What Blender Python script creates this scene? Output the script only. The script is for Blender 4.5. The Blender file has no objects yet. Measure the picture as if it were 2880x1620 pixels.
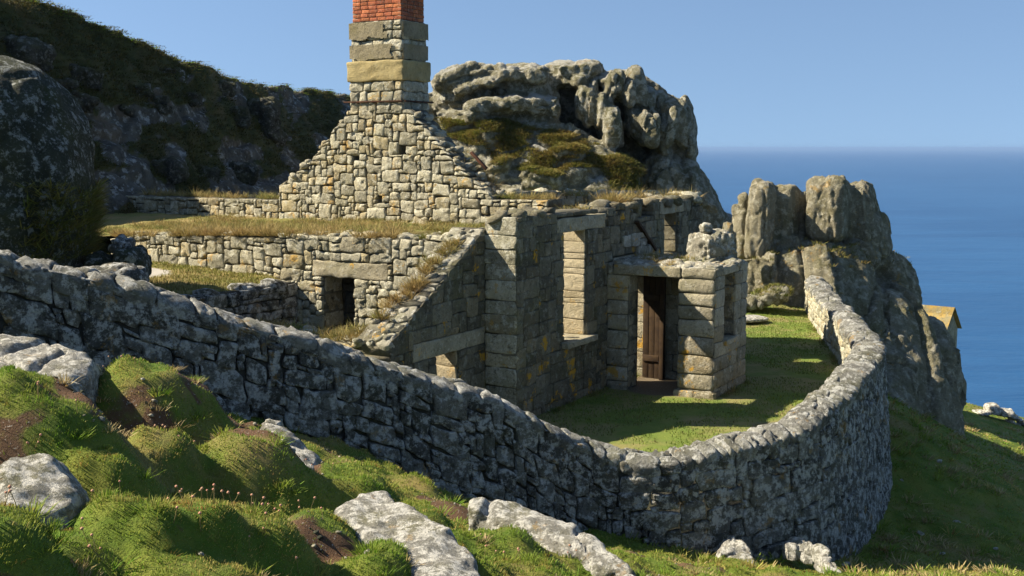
import bpy, bmesh, math, random
import numpy as np
from mathutils import Vector
random.seed(7); rng = np.random.default_rng(7)
SC = bpy.context.scene; COL = SC.collection
R = math.radians
# ------------------------------------------------------------------ camera geometry (pixel of the 2880x1620 photo -> ray)
F = 3200.; CX = 1440.; CY = 810.; PITCH = math.atan((810-416)/3200.); HC = 4.485
CP, SP = math.cos(PITCH), math.sin(PITCH)
O = np.array([0., 0., HC]); Z = np.array([0., 0., 1.])
def ray(sx, sy):
    x = (sx-CX)/F; y = (CY-sy)/F
    return np.array([x, CP+y*SP, -SP+y*CP])
def atY(sx, sy, Y):
    d = ray(sx, sy); return O+d*(Y/d[1])
def atZ(sx, sy, z):
    d = ray(sx, sy); return O+d*((z-HC)/d[2])
def atP(sx, sy, p, n):
    d = ray(sx, sy); return O+d*(np.dot(p-O, n)/np.dot(d, n))
def project(P):
    q = P-O; dc = q[:, 1]*CP-q[:, 2]*SP
    return CX+F*q[:, 0]/dc, CY-F*(q[:, 1]*SP+q[:, 2]*CP)/dc, dc
# ------------------------------------------------------------------ noise
def _h(i, seed):
    i = i.astype(np.uint64)
    n = i[..., 0]*np.uint64(374761393)+i[..., 1]*np.uint64(668265263)+i[..., 2]*np.uint64(2147483647)+np.uint64(seed*144665+12345)
    n = (n ^ (n >> np.uint64(13)))*np.uint64(1274126177)
    n = n ^ (n >> np.uint64(16))
    n = n*np.uint64(2246822519); n = n ^ (n >> np.uint64(15))
    return (n & np.uint64(0xFFFFFF)).astype(float)/float(0xFFFFFF)
def vn(p, seed=0):
    p = np.asarray(p, float)+1000.
    i = np.floor(p).astype(np.int64); f = p-i; f = f*f*f*(f*(f*6-15)+10)
    r = 0
    for a in (0, 1):
        for b in (0, 1):
            for c in (0, 1):
                w = (f[..., 0] if a else 1-f[..., 0])*(f[..., 1] if b else 1-f[..., 1])*(f[..., 2] if c else 1-f[..., 2])
                r = r+w*_h(i+np.array([a, b, c]), seed)
    return r*2-1
def fbm(p, seed=0, o=4, g=.5):
    p = np.asarray(p, float); r = 0; a = 1; t = 0
    for k in range(o):
        r = r+a*vn(p*(2.03**k), seed+k*17); t += a; a *= g
    return r/t
def worley(p, seed=0):
    p = np.asarray(p, float)+1000.; i = np.floor(p).astype(np.int64)
    F1 = np.full(p.shape[:-1], 9.); F2 = F1.copy()
    for a in (-1, 0, 1):
        for b in (-1, 0, 1):
            for c in (-1, 0, 1):
                j = i+np.array([a, b, c])
                q = j+np.stack([_h(j, seed), _h(j, seed+5), _h(j, seed+9)], -1)
                d = np.sqrt(((q-p)**2).sum(-1))
                m = d < F1
                F2 = np.where(m, F1, np.minimum(F2, d)); F1 = np.where(m, d, F1)
    return F1, F2
def n2(x, y, seed=0, o=4):
    x = np.asarray(x, float); return fbm(np.stack([x, np.asarray(y, float)+0*x, 0*x+.37], -1), seed, o)
def blocks(p, seed=0):
    """joint-bounded blocks: dome height inside a cell, crack closeness, random step per cell"""
    p = np.asarray(p, float)+1000.; i = np.floor(p).astype(np.int64)
    F1 = np.full(p.shape[:-1], 9.); F2 = F1.copy(); ID = F1*0
    for a in (-1, 0, 1):
        for b in (-1, 0, 1):
            for c in (-1, 0, 1):
                j = i+np.array([a, b, c]); q = j+np.stack([_h(j, seed), _h(j, seed+5), _h(j, seed+9)], -1)
                d = np.sqrt(((q-p)**2).sum(-1)); m = d < F1
                F2 = np.where(m, F1, np.minimum(F2, d)); ID = np.where(m, _h(j, seed+31), ID); F1 = np.where(m, d, F1)
    return F2-F1, ID
def sstep(a, b, x):
    t = np.clip((np.asarray(x, float)-a)/(b-a), 0, 1); return t*t*(3-2*t)
# ------------------------------------------------------------------ mesh builder
class MB:
    def __init__(s):
        s.v = []; s.n = 0; s.fl = []; s.ft = []; s.fm = []; s.rn = []; s.tp = []
    def add(s, V, faces, mat=0, rnd=0., tip=None):
        V = np.asarray(V, float)
        for fa in faces:
            fa = np.asarray(fa, np.int64)
            if fa.size == 0: continue
            s.fl.append((fa+s.n).ravel()); s.ft.append(np.full(len(fa), fa.shape[1])); s.fm.append(np.full(len(fa), mat))
        s.v.append(V); s.n += len(V)
        s.rn.append(np.broadcast_to(np.asarray(rnd, float), (len(V),)))
        s.tp.append(np.zeros(len(V)) if tip is None else np.asarray(tip, float))
    def build(s, name, mats, parent=None, smooth=True):
        me = bpy.data.meshes.new(name)
        V = np.concatenate(s.v); L = np.concatenate(s.fl); T = np.concatenate(s.ft)
        me.vertices.add(len(V)); me.vertices.foreach_set('co', V.astype(np.float32).ravel())
        me.loops.add(len(L)); me.loops.foreach_set('vertex_index', L.astype(np.int32))
        me.polygons.add(len(T)); st = np.concatenate([[0], np.cumsum(T)[:-1]])
        me.polygons.foreach_set('loop_start', st.astype(np.int32))
        me.polygons.foreach_set('material_index', np.concatenate(s.fm).astype(np.int32))
        me.polygons.foreach_set('use_smooth', np.full(len(T), smooth))
        for m in (mats if isinstance(mats, (list, tuple)) else [mats]): me.materials.append(m)
        me.update(calc_edges=True)
        for nm, arr in (('rnd', s.rn), ('tip', s.tp)):
            a = me.attributes.new(nm, 'FLOAT', 'POINT'); a.data.foreach_set('value', np.concatenate(arr).astype(np.float32))
        o = bpy.data.objects.new(name, me); COL.objects.link(o)
        if parent is not None: o.parent = parent
        return o
def tag(o, label=None, cat=None, group=None, kind=None):
    for k, v in (('label', label), ('category', cat), ('group', group), ('kind', kind)):
        if v: o[k] = v
    return o
def empty(name, loc=(0, 0, 0)):
    o = bpy.data.objects.new(name, None); COL.objects.link(o); o.empty_display_size = .2
    return o        # children are built in world coordinates, so the empty stays at the origin until rebase()
def rebase(root, loc):
    """move the thing's Empty to its base without moving the parts"""
    loc = Vector([float(c) for c in loc]); root.location = loc
    for c in root.children: c.location = -loc
def grid(nu, nv):
    i = np.arange(nu-1)[:, None]*nv+np.arange(nv-1)[None]
    return np.stack([i, i+nv, i+nv+1, i+1], -1).reshape(-1, 4)
def box(mb, c, ax, ay, az, mat=0, rnd=.5, bev=.0, nz=0.):
    """box from centre and three half-axis vectors; bev > 0 gives chamfered worn edges"""
    c = np.asarray(c, float); ax, ay, az = [np.asarray(a, float) for a in (ax, ay, az)]
    bm = bmesh.new(); bmesh.ops.create_cube(bm, size=2)
    L = [np.linalg.norm(a) for a in (ax, ay, az)]
    for v in bm.verts: v.co = Vector((v.co.x*L[0], v.co.y*L[1], v.co.z*L[2]))
    if bev: bmesh.ops.bevel(bm, geom=bm.edges[:], offset=bev, segments=2, affect='EDGES', profile=.5)
    if nz:
        bmesh.ops.triangulate(bm, faces=bm.faces[:]); 
        for _ in range(3): 
            le = [e for e in bm.edges if e.calc_length() > .09]
            if le: bmesh.ops.subdivide_edges(bm, edges=le, cuts=1); bmesh.ops.triangulate(bm, faces=[f for f in bm.faces if len(f.verts) > 3])
    P = np.array([v.co[:] for v in bm.verts]); bm.verts.index_update()
    f3 = [[v.index for v in f.verts] for f in bm.faces]
    bm.free()
    if nz: P = P+(np.stack([vn(P*9+7*k+c, 3+k) for k in range(3)], -1)*nz)
    W = c+P[:, :1]*ax/L[0]+P[:, 1:2]*ay/L[1]+P[:, 2:3]*az/L[2]
    by = {}
    for f in f3: by.setdefault(len(f), []).append(f)
    mb.add(W, list(by.values()), mat, rnd)
# ------------------------------------------------------------------ masonry
def chaikin(P, r):
    Q = np.roll(P, -1, 0); return np.stack([P*(1-r)+Q*r, P*r+Q*(1-r)], 1).reshape(-1, 2)
def stone(mb, poly, mapf, d=.05, bulge=.03, r1=.16, gap=.012, rough=.012, mat=0, core=None, back=.06, corr=0):
    """one stone: polygon in wall coordinates (s,h) -> rounded block standing proud of the wall core"""
    poly = np.asarray(poly, float); c = poly.mean(0); lo, hi = poly.min(0), poly.max(0); half = np.maximum((hi-lo)/2, .02)
    area2 = np.sum(poly[:, 0]*np.roll(poly[:, 1], -1)-np.roll(poly[:, 0], -1)*poly[:, 1])
    if area2 < 0: poly = poly[::-1]
    rv = rng.random(); o = rng.random(3)*50
    e0 = np.array([[1., 0, 0], [0, 1, 0], [0, 0, 1]])*.001
    q = mapf(np.vstack([[[c[0], c[1], 0]], [[c[0], c[1], 0]]+e0])); j = (q[1:]-q[0])
    flip = np.linalg.det(j) < 0
    if core is not None:
        k = len(poly)
        V = np.vstack([np.c_[poly, np.full(k, -.012)], np.c_[poly, np.full(k, -core)]])
        i = np.arange(k); fs = np.stack([i, i+k, (i+1) % k+k, (i+1) % k], -1)
        ff = [[[*range(k)]], [[*range(2*k-1, k-1, -1)]], fs]
        if flip: ff = [np.asarray(f)[:, ::-1] for f in ff]
        mb.add(mapf(V), ff, 1, rv)
    P = c+(poly-c)*(1-gap/half)
    P = chaikin(chaikin(P, r1), .27); M = len(P)
    if rough: P = P+np.stack([vn(np.c_[P*7, np.zeros(M)]+o, 1), vn(np.c_[P*7, np.ones(M)]+o, 2)], -1)*min(rough*1.3, half.min()*.25)
    d = d*(.7+.6*rng.random()); tl = (rng.random(2)-.5)*bulge*.9
    rings = []
    m = half.min()
    for e, z in ((0, -back), (0, d*.45), (.05*m+.003, d*.93), (.2*m+.004, d+bulge*.4), (.55*m, d+bulge*.8)):
        sc = np.maximum(1-e/half, .15); Q = c+(P-c)*sc
        dd = z+(tl*(Q-c)/half).sum(1)*(z > 0)
        if rough and z > 0: dd = dd+vn(np.c_[Q*11, np.full(M, z*5)]+o, 4)*rough+vn(np.c_[Q*27, np.full(M, z)]+o, 5)*rough*.45
        rings.append(np.c_[Q, dd])
    V = np.vstack(rings+[[[c[0], c[1], d+bulge*(.7+.3*rng.random())]]])
    i = np.arange(M); n = (i+1) % M; fq = np.vstack([np.stack([i+k*M, n+k*M, n+(k+1)*M, i+(k+1)*M], -1) for k in range(4)])
    ft = np.stack([i+4*M, n+4*M, np.full(M, 5*M)], -1)
    if flip: fq = fq[:, ::-1]; ft = ft[:, ::-1]
    mb.add(mapf(V), [fq, ft], mat, rv)
def coursed(s0, s1, h0, h1, hr=(.17, .3), wr=(.25, .6), holes=(), inside=None, split=.16, wob=.02, slant=.03):
    """rows of rubble / ashlar: list of polygons; holes = (s0,s1,h0,h1)"""
    snap = sorted({h0, h1, *[h for q in holes for h in q[2:] if h0 < h < h1]})
    lev = [h0]
    for a, b in zip(snap[:-1], snap[1:]):
        n = max(1, int(round((b-a)/((hr[0]+hr[1])/2)))); w = hr[0]+(hr[1]-hr[0])*rng.random(n); w *= (b-a)/w.sum()
        lev += list(a+np.cumsum(w))
    sn = set(np.round(snap, 5)); out = []
    def wv(k, s): return 0 if round(lev[k], 5) in sn else wob*math.sin(s*1.7+k*2.1)+wob*.7*math.sin(s*5.3+k*4.3)
    for k in range(len(lev)-1):
        a, b = lev[k], lev[k+1]; iv = [(s0, s1)]
        for q in holes:
            if a < q[3]-1e-4 and b > q[2]+1e-4:
                nv = []
                for x, y in iv:
                    if q[1] <= x or q[0] >= y: nv.append((x, y)); continue
                    if q[0]-x > .03: nv.append((x, q[0]))
                    if y-q[1] > .03: nv.append((q[1], y))
                iv = nv
        for x, y in iv:
            n = max(1, int(round((y-x)/((wr[0]+wr[1])/2)))); w = wr[0]+(wr[1]-wr[0])*rng.random(n)**1.3; w *= (y-x)/w.sum()
            e = np.concatenate([[x], x+np.cumsum(w)])
            jb = [(0 if i in (0, n) else (rng.random()-.5)*2*slant) for i in range(n+1)]
            for i in range(n):
                A = [e[i]-jb[i], a+wv(k, e[i])]; B = [e[i+1]-jb[i+1], a+wv(k, e[i+1])]
                C = [e[i+1]+jb[i+1], b+wv(k+1, e[i+1])]; D = [e[i]+jb[i], b+wv(k+1, e[i])]
                c = (e[i]+e[i+1])/2, (a+b)/2
                if inside is not None and not inside(c[0], c[1]): continue
                if rng.random() < split and b-a > .17:
                    t = .3+.4*rng.random(); G = [A[0]*(1-t)+D[0]*t, A[1]*(1-t)+D[1]*t]; H = [B[0]*(1-t)+C[0]*t, B[1]*(1-t)+C[1]*t]
                    out += [[A, B, H, G], [G, H, C, D]]
                elif rng.random() < split*.6 and e[i+1]-e[i] > .4:
                    t = .7+.15*rng.random(); G = [A[0]*(1-t)+B[0]*t, A[1]*(1-t)+B[1]*t]; H = [D[0]*(1-t)+C[0]*t, D[1]*(1-t)+C[1]*t]
                    m1 = [(G[0]+H[0])/2, (G[1]+H[1])/2]; m2 = [(B[0]+C[0])/2, (B[1]+C[1])/2]
                    out += [[A, G, H, D], [G, B, m2, m1], [m1, m2, C, H]]
                else: out.append([A, B, C, D])
    return out
def snecked(s0, s1, h0, h1, unit=.1, holes=(), inside=None, sz=((2, 5), (2, 4)), warp=.03, wf=1.8, jit=.012, small=.12):
    """random rubble brought to rough courses: big blocks fitted first, gaps packed with small stones"""
    def lines(a, b, cuts):
        sn = sorted({a, b, *[c for c in cuts if a+.02 < c < b-.02]}); L = [a]
        for x, y in zip(sn[:-1], sn[1:]): n = max(1, int(round((y-x)/unit))); L += list(x+(y-x)*np.arange(1, n+1)/n)
        return np.array(L)
    S = lines(s0, s1, [c for q in holes for c in q[:2]]); T = lines(h0, h1, [c for q in holes for c in q[2:]])
    n, m = len(S)-1, len(T)-1; free = np.ones((n, m), bool)
    for i in range(n):
        for j in range(m):
            x, y = (S[i]+S[i+1])/2, (T[j]+T[j+1])/2
            if any(q[0] < x < q[1] and q[2] < y < q[3] for q in holes) or (inside is not None and not inside(x, y)): free[i, j] = False
    out = []
    for j in range(m):
        for i in range(n):
            if not free[i, j]: continue
            w, h = (rng.integers(sz[0][0], sz[0][1]+1), rng.integers(sz[1][0], sz[1][1]+1)) if rng.random() > small else (rng.integers(1, 3), 1)
            w = min(w, n-i); h = min(h, m-j)
            while w > 1 and not free[i:i+w, j].all(): w -= 1
            while h > 1 and not free[i:i+w, j:j+h].all(): h -= 1
            if w > 2.2*h+2: w = 2*h+1
            if h > w and rng.random() < .8: h = w
            free[i:i+w, j:j+h] = False
            a, b, c, d = S[i], S[i+w], T[j], T[j+h]
            P = [[a, c], [b, c], [b, d], [a, d]]
            if w > 2: P = [P[0], [(a+b)/2, c], P[1], P[2], [(a+b)/2, d], P[3]]
            P = np.array(P)
            f = np.minimum.reduce([P[:, 0]-s0, s1-P[:, 0], P[:, 1]-h0, h1-P[:, 1]])
            for q in holes:
                dx = np.maximum(np.maximum(q[0]-P[:, 0], P[:, 0]-q[1]), 0); dy = np.maximum(np.maximum(q[2]-P[:, 1], P[:, 1]-q[3]), 0); f = np.minimum(f, np.hypot(dx, dy))
            f = np.clip(f/.12, 0, 1)[:, None]; z0 = np.zeros(len(P))
            wv = np.stack([vn(np.c_[P*wf, z0+3], 61)*.7+vn(np.c_[P*wf*2.6, z0], 63)*.4, vn(np.c_[P*wf, z0+7], 62)+vn(np.c_[P*wf*2.6, z0+5], 64)*.5], -1)
            out.append(P+f*(wv*warp+rng.normal(size=P.shape)*jit))
    return out
def voronoi(pts, w, bounds, asp=1.3):
    """power diagram cells clipped to bounds; asp squeezes h so stones lie long"""
    P = np.array(pts)*[1, asp]; W = np.asarray(w)**2; out = []
    for i in range(len(P)):
        d2 = ((P-P[i])**2).sum(1); nb = np.argsort(d2)[1:26]
        x0, x1, y0, y1 = bounds; poly = [np.array(q) for q in ((x0, y0*asp), (x1, y0*asp), (x1, y1*asp), (x0, y1*asp))]
        for j in nb:
            a = 2*(P[j]-P[i]); c = (P[j]**2).sum()-(P[i]**2).sum()-(W[j]-W[i]); new = []
            for k in range(len(poly)):
                p, q = poly[k], poly[(k+1) % len(poly)]; fp, fq = a@p-c, a@q-c
                if fp <= 0: new.append(p)
                if fp*fq < 0: new.append(p+(q-p)*fp/(fp-fq))
            poly = new
            if len(poly) < 3: break
        if len(poly) >= 3: 
            q = np.array(poly)/[1, asp]
            k = np.linalg.norm(q-np.roll(q, 1, 0), axis=1) > .015; q = q[k]
            out.append(q if len(q) >= 3 else None)
        else: out.append(None)
    return out
def darts(x0, x1, y0, y1, r0, r1, asp=1.3, tries=6000, pw=1.6, f=.86):
    pts, rs = [], []
    A = np.zeros((0, 2)); RR = np.zeros(0)
    for t in range(tries):
        r = r0+(r1-r0)*(1-t/tries)**pw*(.4+.6*rng.random())
        p = np.array([x0+(x1-x0)*rng.random(), (y0+(y1-y0)*rng.random())])
        q = p*[1, asp]
        if len(A) and (((A-q)**2).sum(1) < ((RR+r)*f)**2).any(): continue
        pts.append(p); rs.append(r); A = np.vstack([A, q]); RR = np.append(RR, r)
    return pts, rs
ICO = {}
def ico(n):
    if n not in ICO:
        bm = bmesh.new(); bmesh.ops.create_icosphere(bm, subdivisions=n, radius=1); bm.verts.index_update()
        ICO[n] = (np.array([v.co[:] for v in bm.verts]), np.array([[v.index for v in f.verts] for f in bm.faces])); bm.free()
    return ICO[n]
def lump(mb, c, r, n=2, mat=0, p=3.2, rough=.16, rot=None):
    """loose rubble stone"""
    V, T = ico(n); o = rng.random(3)*90
    q = V/((np.abs(V)**p).sum(1)**(1/p))[:, None]
    q = q*(1+rough*vn(V*1.6+o, 3)[:, None]+rough*.5*vn(V*4+o, 5)[:, None])*np.asarray(r)
    a = rng.random()*6.28 if rot is None else rot; ca, sa = math.cos(a), math.sin(a); t = (rng.random(2)-.5)*.6
    q[:, 2] += q[:, 0]*t[0]+q[:, 1]*t[1]
    q = np.c_[q[:, 0]*ca-q[:, 1]*sa, q[:, 0]*sa+q[:, 1]*ca, q[:, 2]]
    mb.add(q+np.asarray(c), [T], mat, rng.random())
# ------------------------------------------------------------------ rocks by voxel union
def rot3(ax, ay, az):
    cx, sx, cy, sy, cz, sz = math.cos(ax), math.sin(ax), math.cos(ay), math.sin(ay), math.cos(az), math.sin(az)
    return (np.array([[cz, -sz, 0], [sz, cz, 0], [0, 0, 1]])@np.array([[cy, 0, sy], [0, 1, 0], [-sy, 0, cy]])@np.array([[1, 0, 0], [0, cx, -sx], [0, sx, cx]]))
def fuse(V, T, voxel, smooth=3):
    me = bpy.data.meshes.new('tmp'); me.from_pydata(V.tolist(), [], T.tolist()); o = bpy.data.objects.new('tmp', me); COL.objects.link(o)
    m = o.modifiers.new('r', 'REMESH'); m.mode = 'VOXEL'; m.voxel_size = voxel
    if smooth: m = o.modifiers.new('s', 'SMOOTH'); m.factor = .5; m.iterations = smooth
    dg = bpy.context.evaluated_depsgraph_get(); ev = o.evaluated_get(dg); em = ev.to_mesh()
    P = np.empty(len(em.vertices)*3); em.vertices.foreach_get('co', P); P = P.reshape(-1, 3)
    N = np.empty(len(P)*3); em.vertex_normals.foreach_get('vector', N); N = N.reshape(-1, 3)
    Q = np.array([p.vertices[:] for p in em.polygons]); ev.to_mesh_clear()
    bpy.data.objects.remove(o); bpy.data.meshes.remove(me)
    return P, N, Q
def fused_rock(lumps, voxel, disp=((.5, .12, 3),), crack=None, smooth=3, seed=1, stretch=(1, 1, 1), hulls=(), joints=()):
    """lumps: (centre, radii, (rx,ry,rz), exponent) -> P, quads"""
    V0, T0 = ico(4); Vs, Ts, n = [], [], 0
    for c, r, a, p in lumps:
        q = V0/((np.abs(V0)**p).sum(1)**(1/p))[:, None]*np.asarray(r)
        q = q@rot3(*a).T+np.asarray(c); Vs.append(q); Ts.append(T0+n); n += len(q)
    for h in hulls:
        bm = bmesh.new(); [bm.verts.new(p) for p in h]; r = bmesh.ops.convex_hull(bm, input=bm.verts); bmesh.ops.delete(bm, geom=[e for e in r['geom_interior'] if isinstance(e, bmesh.types.BMVert)], context='VERTS')
        bmesh.ops.triangulate(bm, faces=bm.faces[:]); bm.verts.index_update(); q = np.array([v.co[:] for v in bm.verts]); Ts.append(np.array([[v.index for v in f.verts] for f in bm.faces])+n); Vs.append(q); n += len(q); bm.free()
    P, N, Q = fuse(np.vstack(Vs), np.vstack(Ts), voxel, smooth)
    D = np.zeros(len(P)); S = P*np.asarray(stretch)
    for f, a, o in disp: D += a*fbm(S*f, seed+int(f*10), o)
    if crack:
        for f, a, w in crack:
            wq = S*f+.35*np.stack([vn(S*f*1.7, 80), vn(S*f*1.7, 81), vn(S*f*1.7, 82)], -1)
            F1, F2 = worley(wq, seed+3); D -= a*np.exp(-((F2-F1)/w)**2); D += a*.6*(0.5-F1)
    for sc3, amp, w, dome, sd, mask in joints:
        q = P*np.asarray(sc3); q = q+.16*np.stack([vn(q*1.3, 80), vn(q*1.3, 81), vn(q*1.3, 82)], -1); e, ID = blocks(q, sd)
        m = 1. if mask is None else mask(P)
        D += m*(amp*(ID-.5)*sstep(0, .12, e)+dome*(np.minimum(e, .5)**.5-.6)-dome*.9*np.exp(-(e/w)**2))
    return P+N*D[:, None], Q
def pxlump(sx, sy, rx, rz, Y, ry=1., tilt=0., p=2.8, yaw=0.):
    c = atY(sx, sy, Y); k = Y/F*1.01
    return (c, (rx*k, ry, rz*k), (0, R(tilt), R(yaw)), p)
# ------------------------------------------------------------------ grass blades
def blades(mb, Pn, Nn, length, width, mat=0, lean=.45, rnd=None, droop=.12):
    n = len(Pn)
    if n == 0: return
    a = rng.random(n)*6.2832; t = np.c_[np.cos(a), np.sin(a), np.zeros(n)]
    sd = np.c_[-np.sin(a), np.cos(a), np.zeros(n)]
    L = np.broadcast_to(length, (n,))*(.55+.9*rng.random(n)); w = np.broadcast_to(width, (n,))
    ln = lean*rng.random(n)
    m = Pn+Nn*(L*.55)[:, None]+t*(L*ln*.35)[:, None]
    tp = Pn+Nn*(L*(1-ln*.35))[:, None]+t*(L*ln)[:, None]; tp[:, 2] -= L*droop*ln
    V = np.stack([Pn-sd*w[:, None]-Nn*.02, Pn+sd*w[:, None]-Nn*.02, m+sd*w[:, None]*.75, m-sd*w[:, None]*.75, tp], 1).reshape(-1, 3)
    i = np.arange(n)*5
    r = rng.random(n) if rnd is None else rnd
    mb.add(V, [np.stack([i, i+1, i+2, i+3], -1), np.stack([i+3, i+2, i+4], -1)], mat, np.repeat(r, 5), np.tile([0, 0, .55, .55, 1.], n))
def tuft(mb, c, r, n, length, width=.006, mat=0, flat=.6, spread=1.1, rv=None):
    """clump of grass: blades fanning out of a small mound"""
    q = rng.normal(size=(n, 3))*[1, 1, 0]; q[:, :2] *= r*.5; P = np.asarray(c)+q
    N = np.c_[q[:, :2]/max(r, .01)*spread, np.ones(n)*flat]+rng.normal(size=(n, 3))*.18; N /= np.linalg.norm(N, axis=1)[:, None]
    blades(mb, P, N, length, width, mat, .5, rnd=(None if rv is None else np.clip(rv+rng.normal(size=n)*.12, 0, 1)))
# ------------------------------------------------------------------ materials
def mat(name):
    m = bpy.data.materials.new(name); m.use_nodes = True; nt = m.node_tree
    b = nt.nodes['Principled BSDF']; b.inputs['Roughness'].default_value = .92; b.inputs['Specular IOR Level'].default_value = .25
    return m, nt, b
class NT:
    def __init__(s, nt): s.nt = nt; g = nt.nodes.new('ShaderNodeNewGeometry'); s.pos = g.outputs['Position']; s.nrm = g.outputs['Normal']
    def new(s, t): return s.nt.nodes.new(t)
    def link(s, a, b): s.nt.links.new(a, b)
    def noise(s, sc, det=5, rough=.6, off=0, stretch=None, dist=0):
        n = s.new('ShaderNodeTexNoise'); n.inputs['Scale'].default_value = sc; n.inputs['Detail'].default_value = det; n.inputs['Roughness'].default_value = rough; n.inputs['Distortion'].default_value = dist
        m = s.new('ShaderNodeMapping'); m.inputs['Location'].default_value = (off, off*1.3, off*.7)
        if stretch: m.inputs['Scale'].default_value = stretch
        s.link(s.pos, m.inputs['Vector']); s.link(m.outputs[0], n.inputs['Vector']); return n.outputs['Fac']
    def ramp(s, x, a, b, lo=0., hi=1.):
        n = s.new('ShaderNodeMapRange'); n.interpolation_type = 'SMOOTHSTEP'
        for k, v in zip(('From Min', 'From Max', 'To Min', 'To Max'), (a, b, lo, hi)): n.inputs[k].default_value = v
        s.link(x, n.inputs['Value']); return n.outputs[0]
    def attr(s, name):
        n = s.new('ShaderNodeAttribute'); n.attribute_name = name; return n.outputs['Fac']
    def mix(s, f, a, b, mode='MIX'):
        n = s.new('ShaderNodeMix'); n.data_type = 'RGBA'; n.blend_type = mode; n.clamp_result = False
        for i, x in ((0, f), (6, a), (7, b)):
            if isinstance(x, (int, float)): n.inputs[i].default_value = x
            elif isinstance(x, tuple): n.inputs[i].default_value = (*x, 1)
            else: s.link(x, n.inputs[i])
        return n.outputs[2]
    def math(s, op, a, b=0.):
        n = s.new('ShaderNodeMath'); n.operation = op
        for i, x in enumerate((a, b)):
            if isinstance(x, (int, float)): n.inputs[i].default_value = x
            else: s.link(x, n.inputs[i])
        return n.outputs[0]
    def grey(s, x):
        n = s.new('ShaderNodeCombineColor')
        for i in range(3): s.link(x, n.inputs[i])
        return n.outputs[0]
    def upz(s):
        n = s.new('ShaderNodeSeparateXYZ'); s.link(s.nrm, n.inputs[0]); return n.outputs[2]
    def bump(s, bsdf, x, strength, dist=.02):
        n = s.new('ShaderNodeBump'); n.inputs['Strength'].default_value = strength; n.inputs['Distance'].default_value = dist
        s.link(x, n.inputs['Height']); s.link(n.outputs[0], bsdf.inputs['Normal'])
def granite(name, c1, c2, pale=(.5, .49, .42), pale_t=(.56, .66), pale_a=.7, dark=.6, olive=(.14, .14, .05), olive_a=.5, orange=.0, var=(.7, 1.3), warm=(.34, .25, .12), warm_a=.5, sc=1., bump=.5, topwhite=0., topolive=0.):
    m, nt, b = mat(name); k = NT(nt)
    col = k.mix(k.ramp(k.noise(3.1*sc, 6), .35, .65), c1, c2)
    rn = k.attr('rnd')
    col = k.mix(k.math('MULTIPLY', k.ramp(rn, .55, .95), warm_a), col, warm)
    col = k.mix(1., col, k.grey(k.ramp(k.math('FRACT', k.math('MULTIPLY', rn, 7.31)), 0, 1, *var)), 'MULTIPLY')
    col = k.mix(k.math('MULTIPLY', k.ramp(k.noise(1.6*sc, 5, off=4), .45, .7), olive_a), col, olive)
    col = k.mix(k.math('MULTIPLY', k.ramp(k.noise(7*sc, 8, .72, off=9), *pale_t), pale_a), col, pale)
    col = k.mix(k.math('MULTIPLY', k.ramp(k.noise(11*sc, 7, .78, off=2), .52, .66), dark), col, (.035, .035, .03))
    col = k.mix(k.math('MULTIPLY', k.ramp(k.noise(27*sc, 4, .75, off=12), .52, .64), dark*.55), col, (.05, .048, .04))
    col = k.mix(k.math('MULTIPLY', k.ramp(k.noise(22*sc, 5, .75, off=22), .54, .66), pale_a*.5), col, pale)
    if topolive: col = k.mix(k.math('MULTIPLY', k.math('MULTIPLY', k.ramp(k.upz(), -.1, .5), k.ramp(k.noise(2.5*sc, 6, off=21), .35, .6)), topolive), col, (.13, .13, .045))
    if topwhite: col = k.mix(k.math('MULTIPLY', k.math('MULTIPLY', k.ramp(k.upz(), .45, .9), k.ramp(k.noise(.7*sc, 6, .7, off=11), .5, .6)), topwhite), col, (.6, .59, .54))
    if orange: col = k.mix(k.math('MULTIPLY', k.ramp(k.noise(2.3*sc, 6, .72, off=31), .595, .64), orange), col, (.55, .3, .02))
    k.link(col, b.inputs['Base Color'])
    h = k.math('ADD', k.ramp(k.noise(9*sc, 8, .72, off=3), .3, .7), k.math('MULTIPLY', k.ramp(k.noise(38*sc, 6, .75), .3, .7), .55))
    k.bump(b, h, min(1., bump*1.25), .05/sc)
    return m
def plain(name, c, rough=.9, noise=.3, sc=8, bump=.2, c2=None):
    m, nt, b = mat(name); k = NT(nt); b.inputs['Roughness'].default_value = rough
    col = k.mix(k.ramp(k.noise(sc, 6, .65), .35, .65), c, c2 or tuple(x*(1-noise) for x in c))
    k.link(col, b.inputs['Base Color']); k.bump(b, k.noise(sc*3, 6, .7), bump, .01); return m
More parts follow.
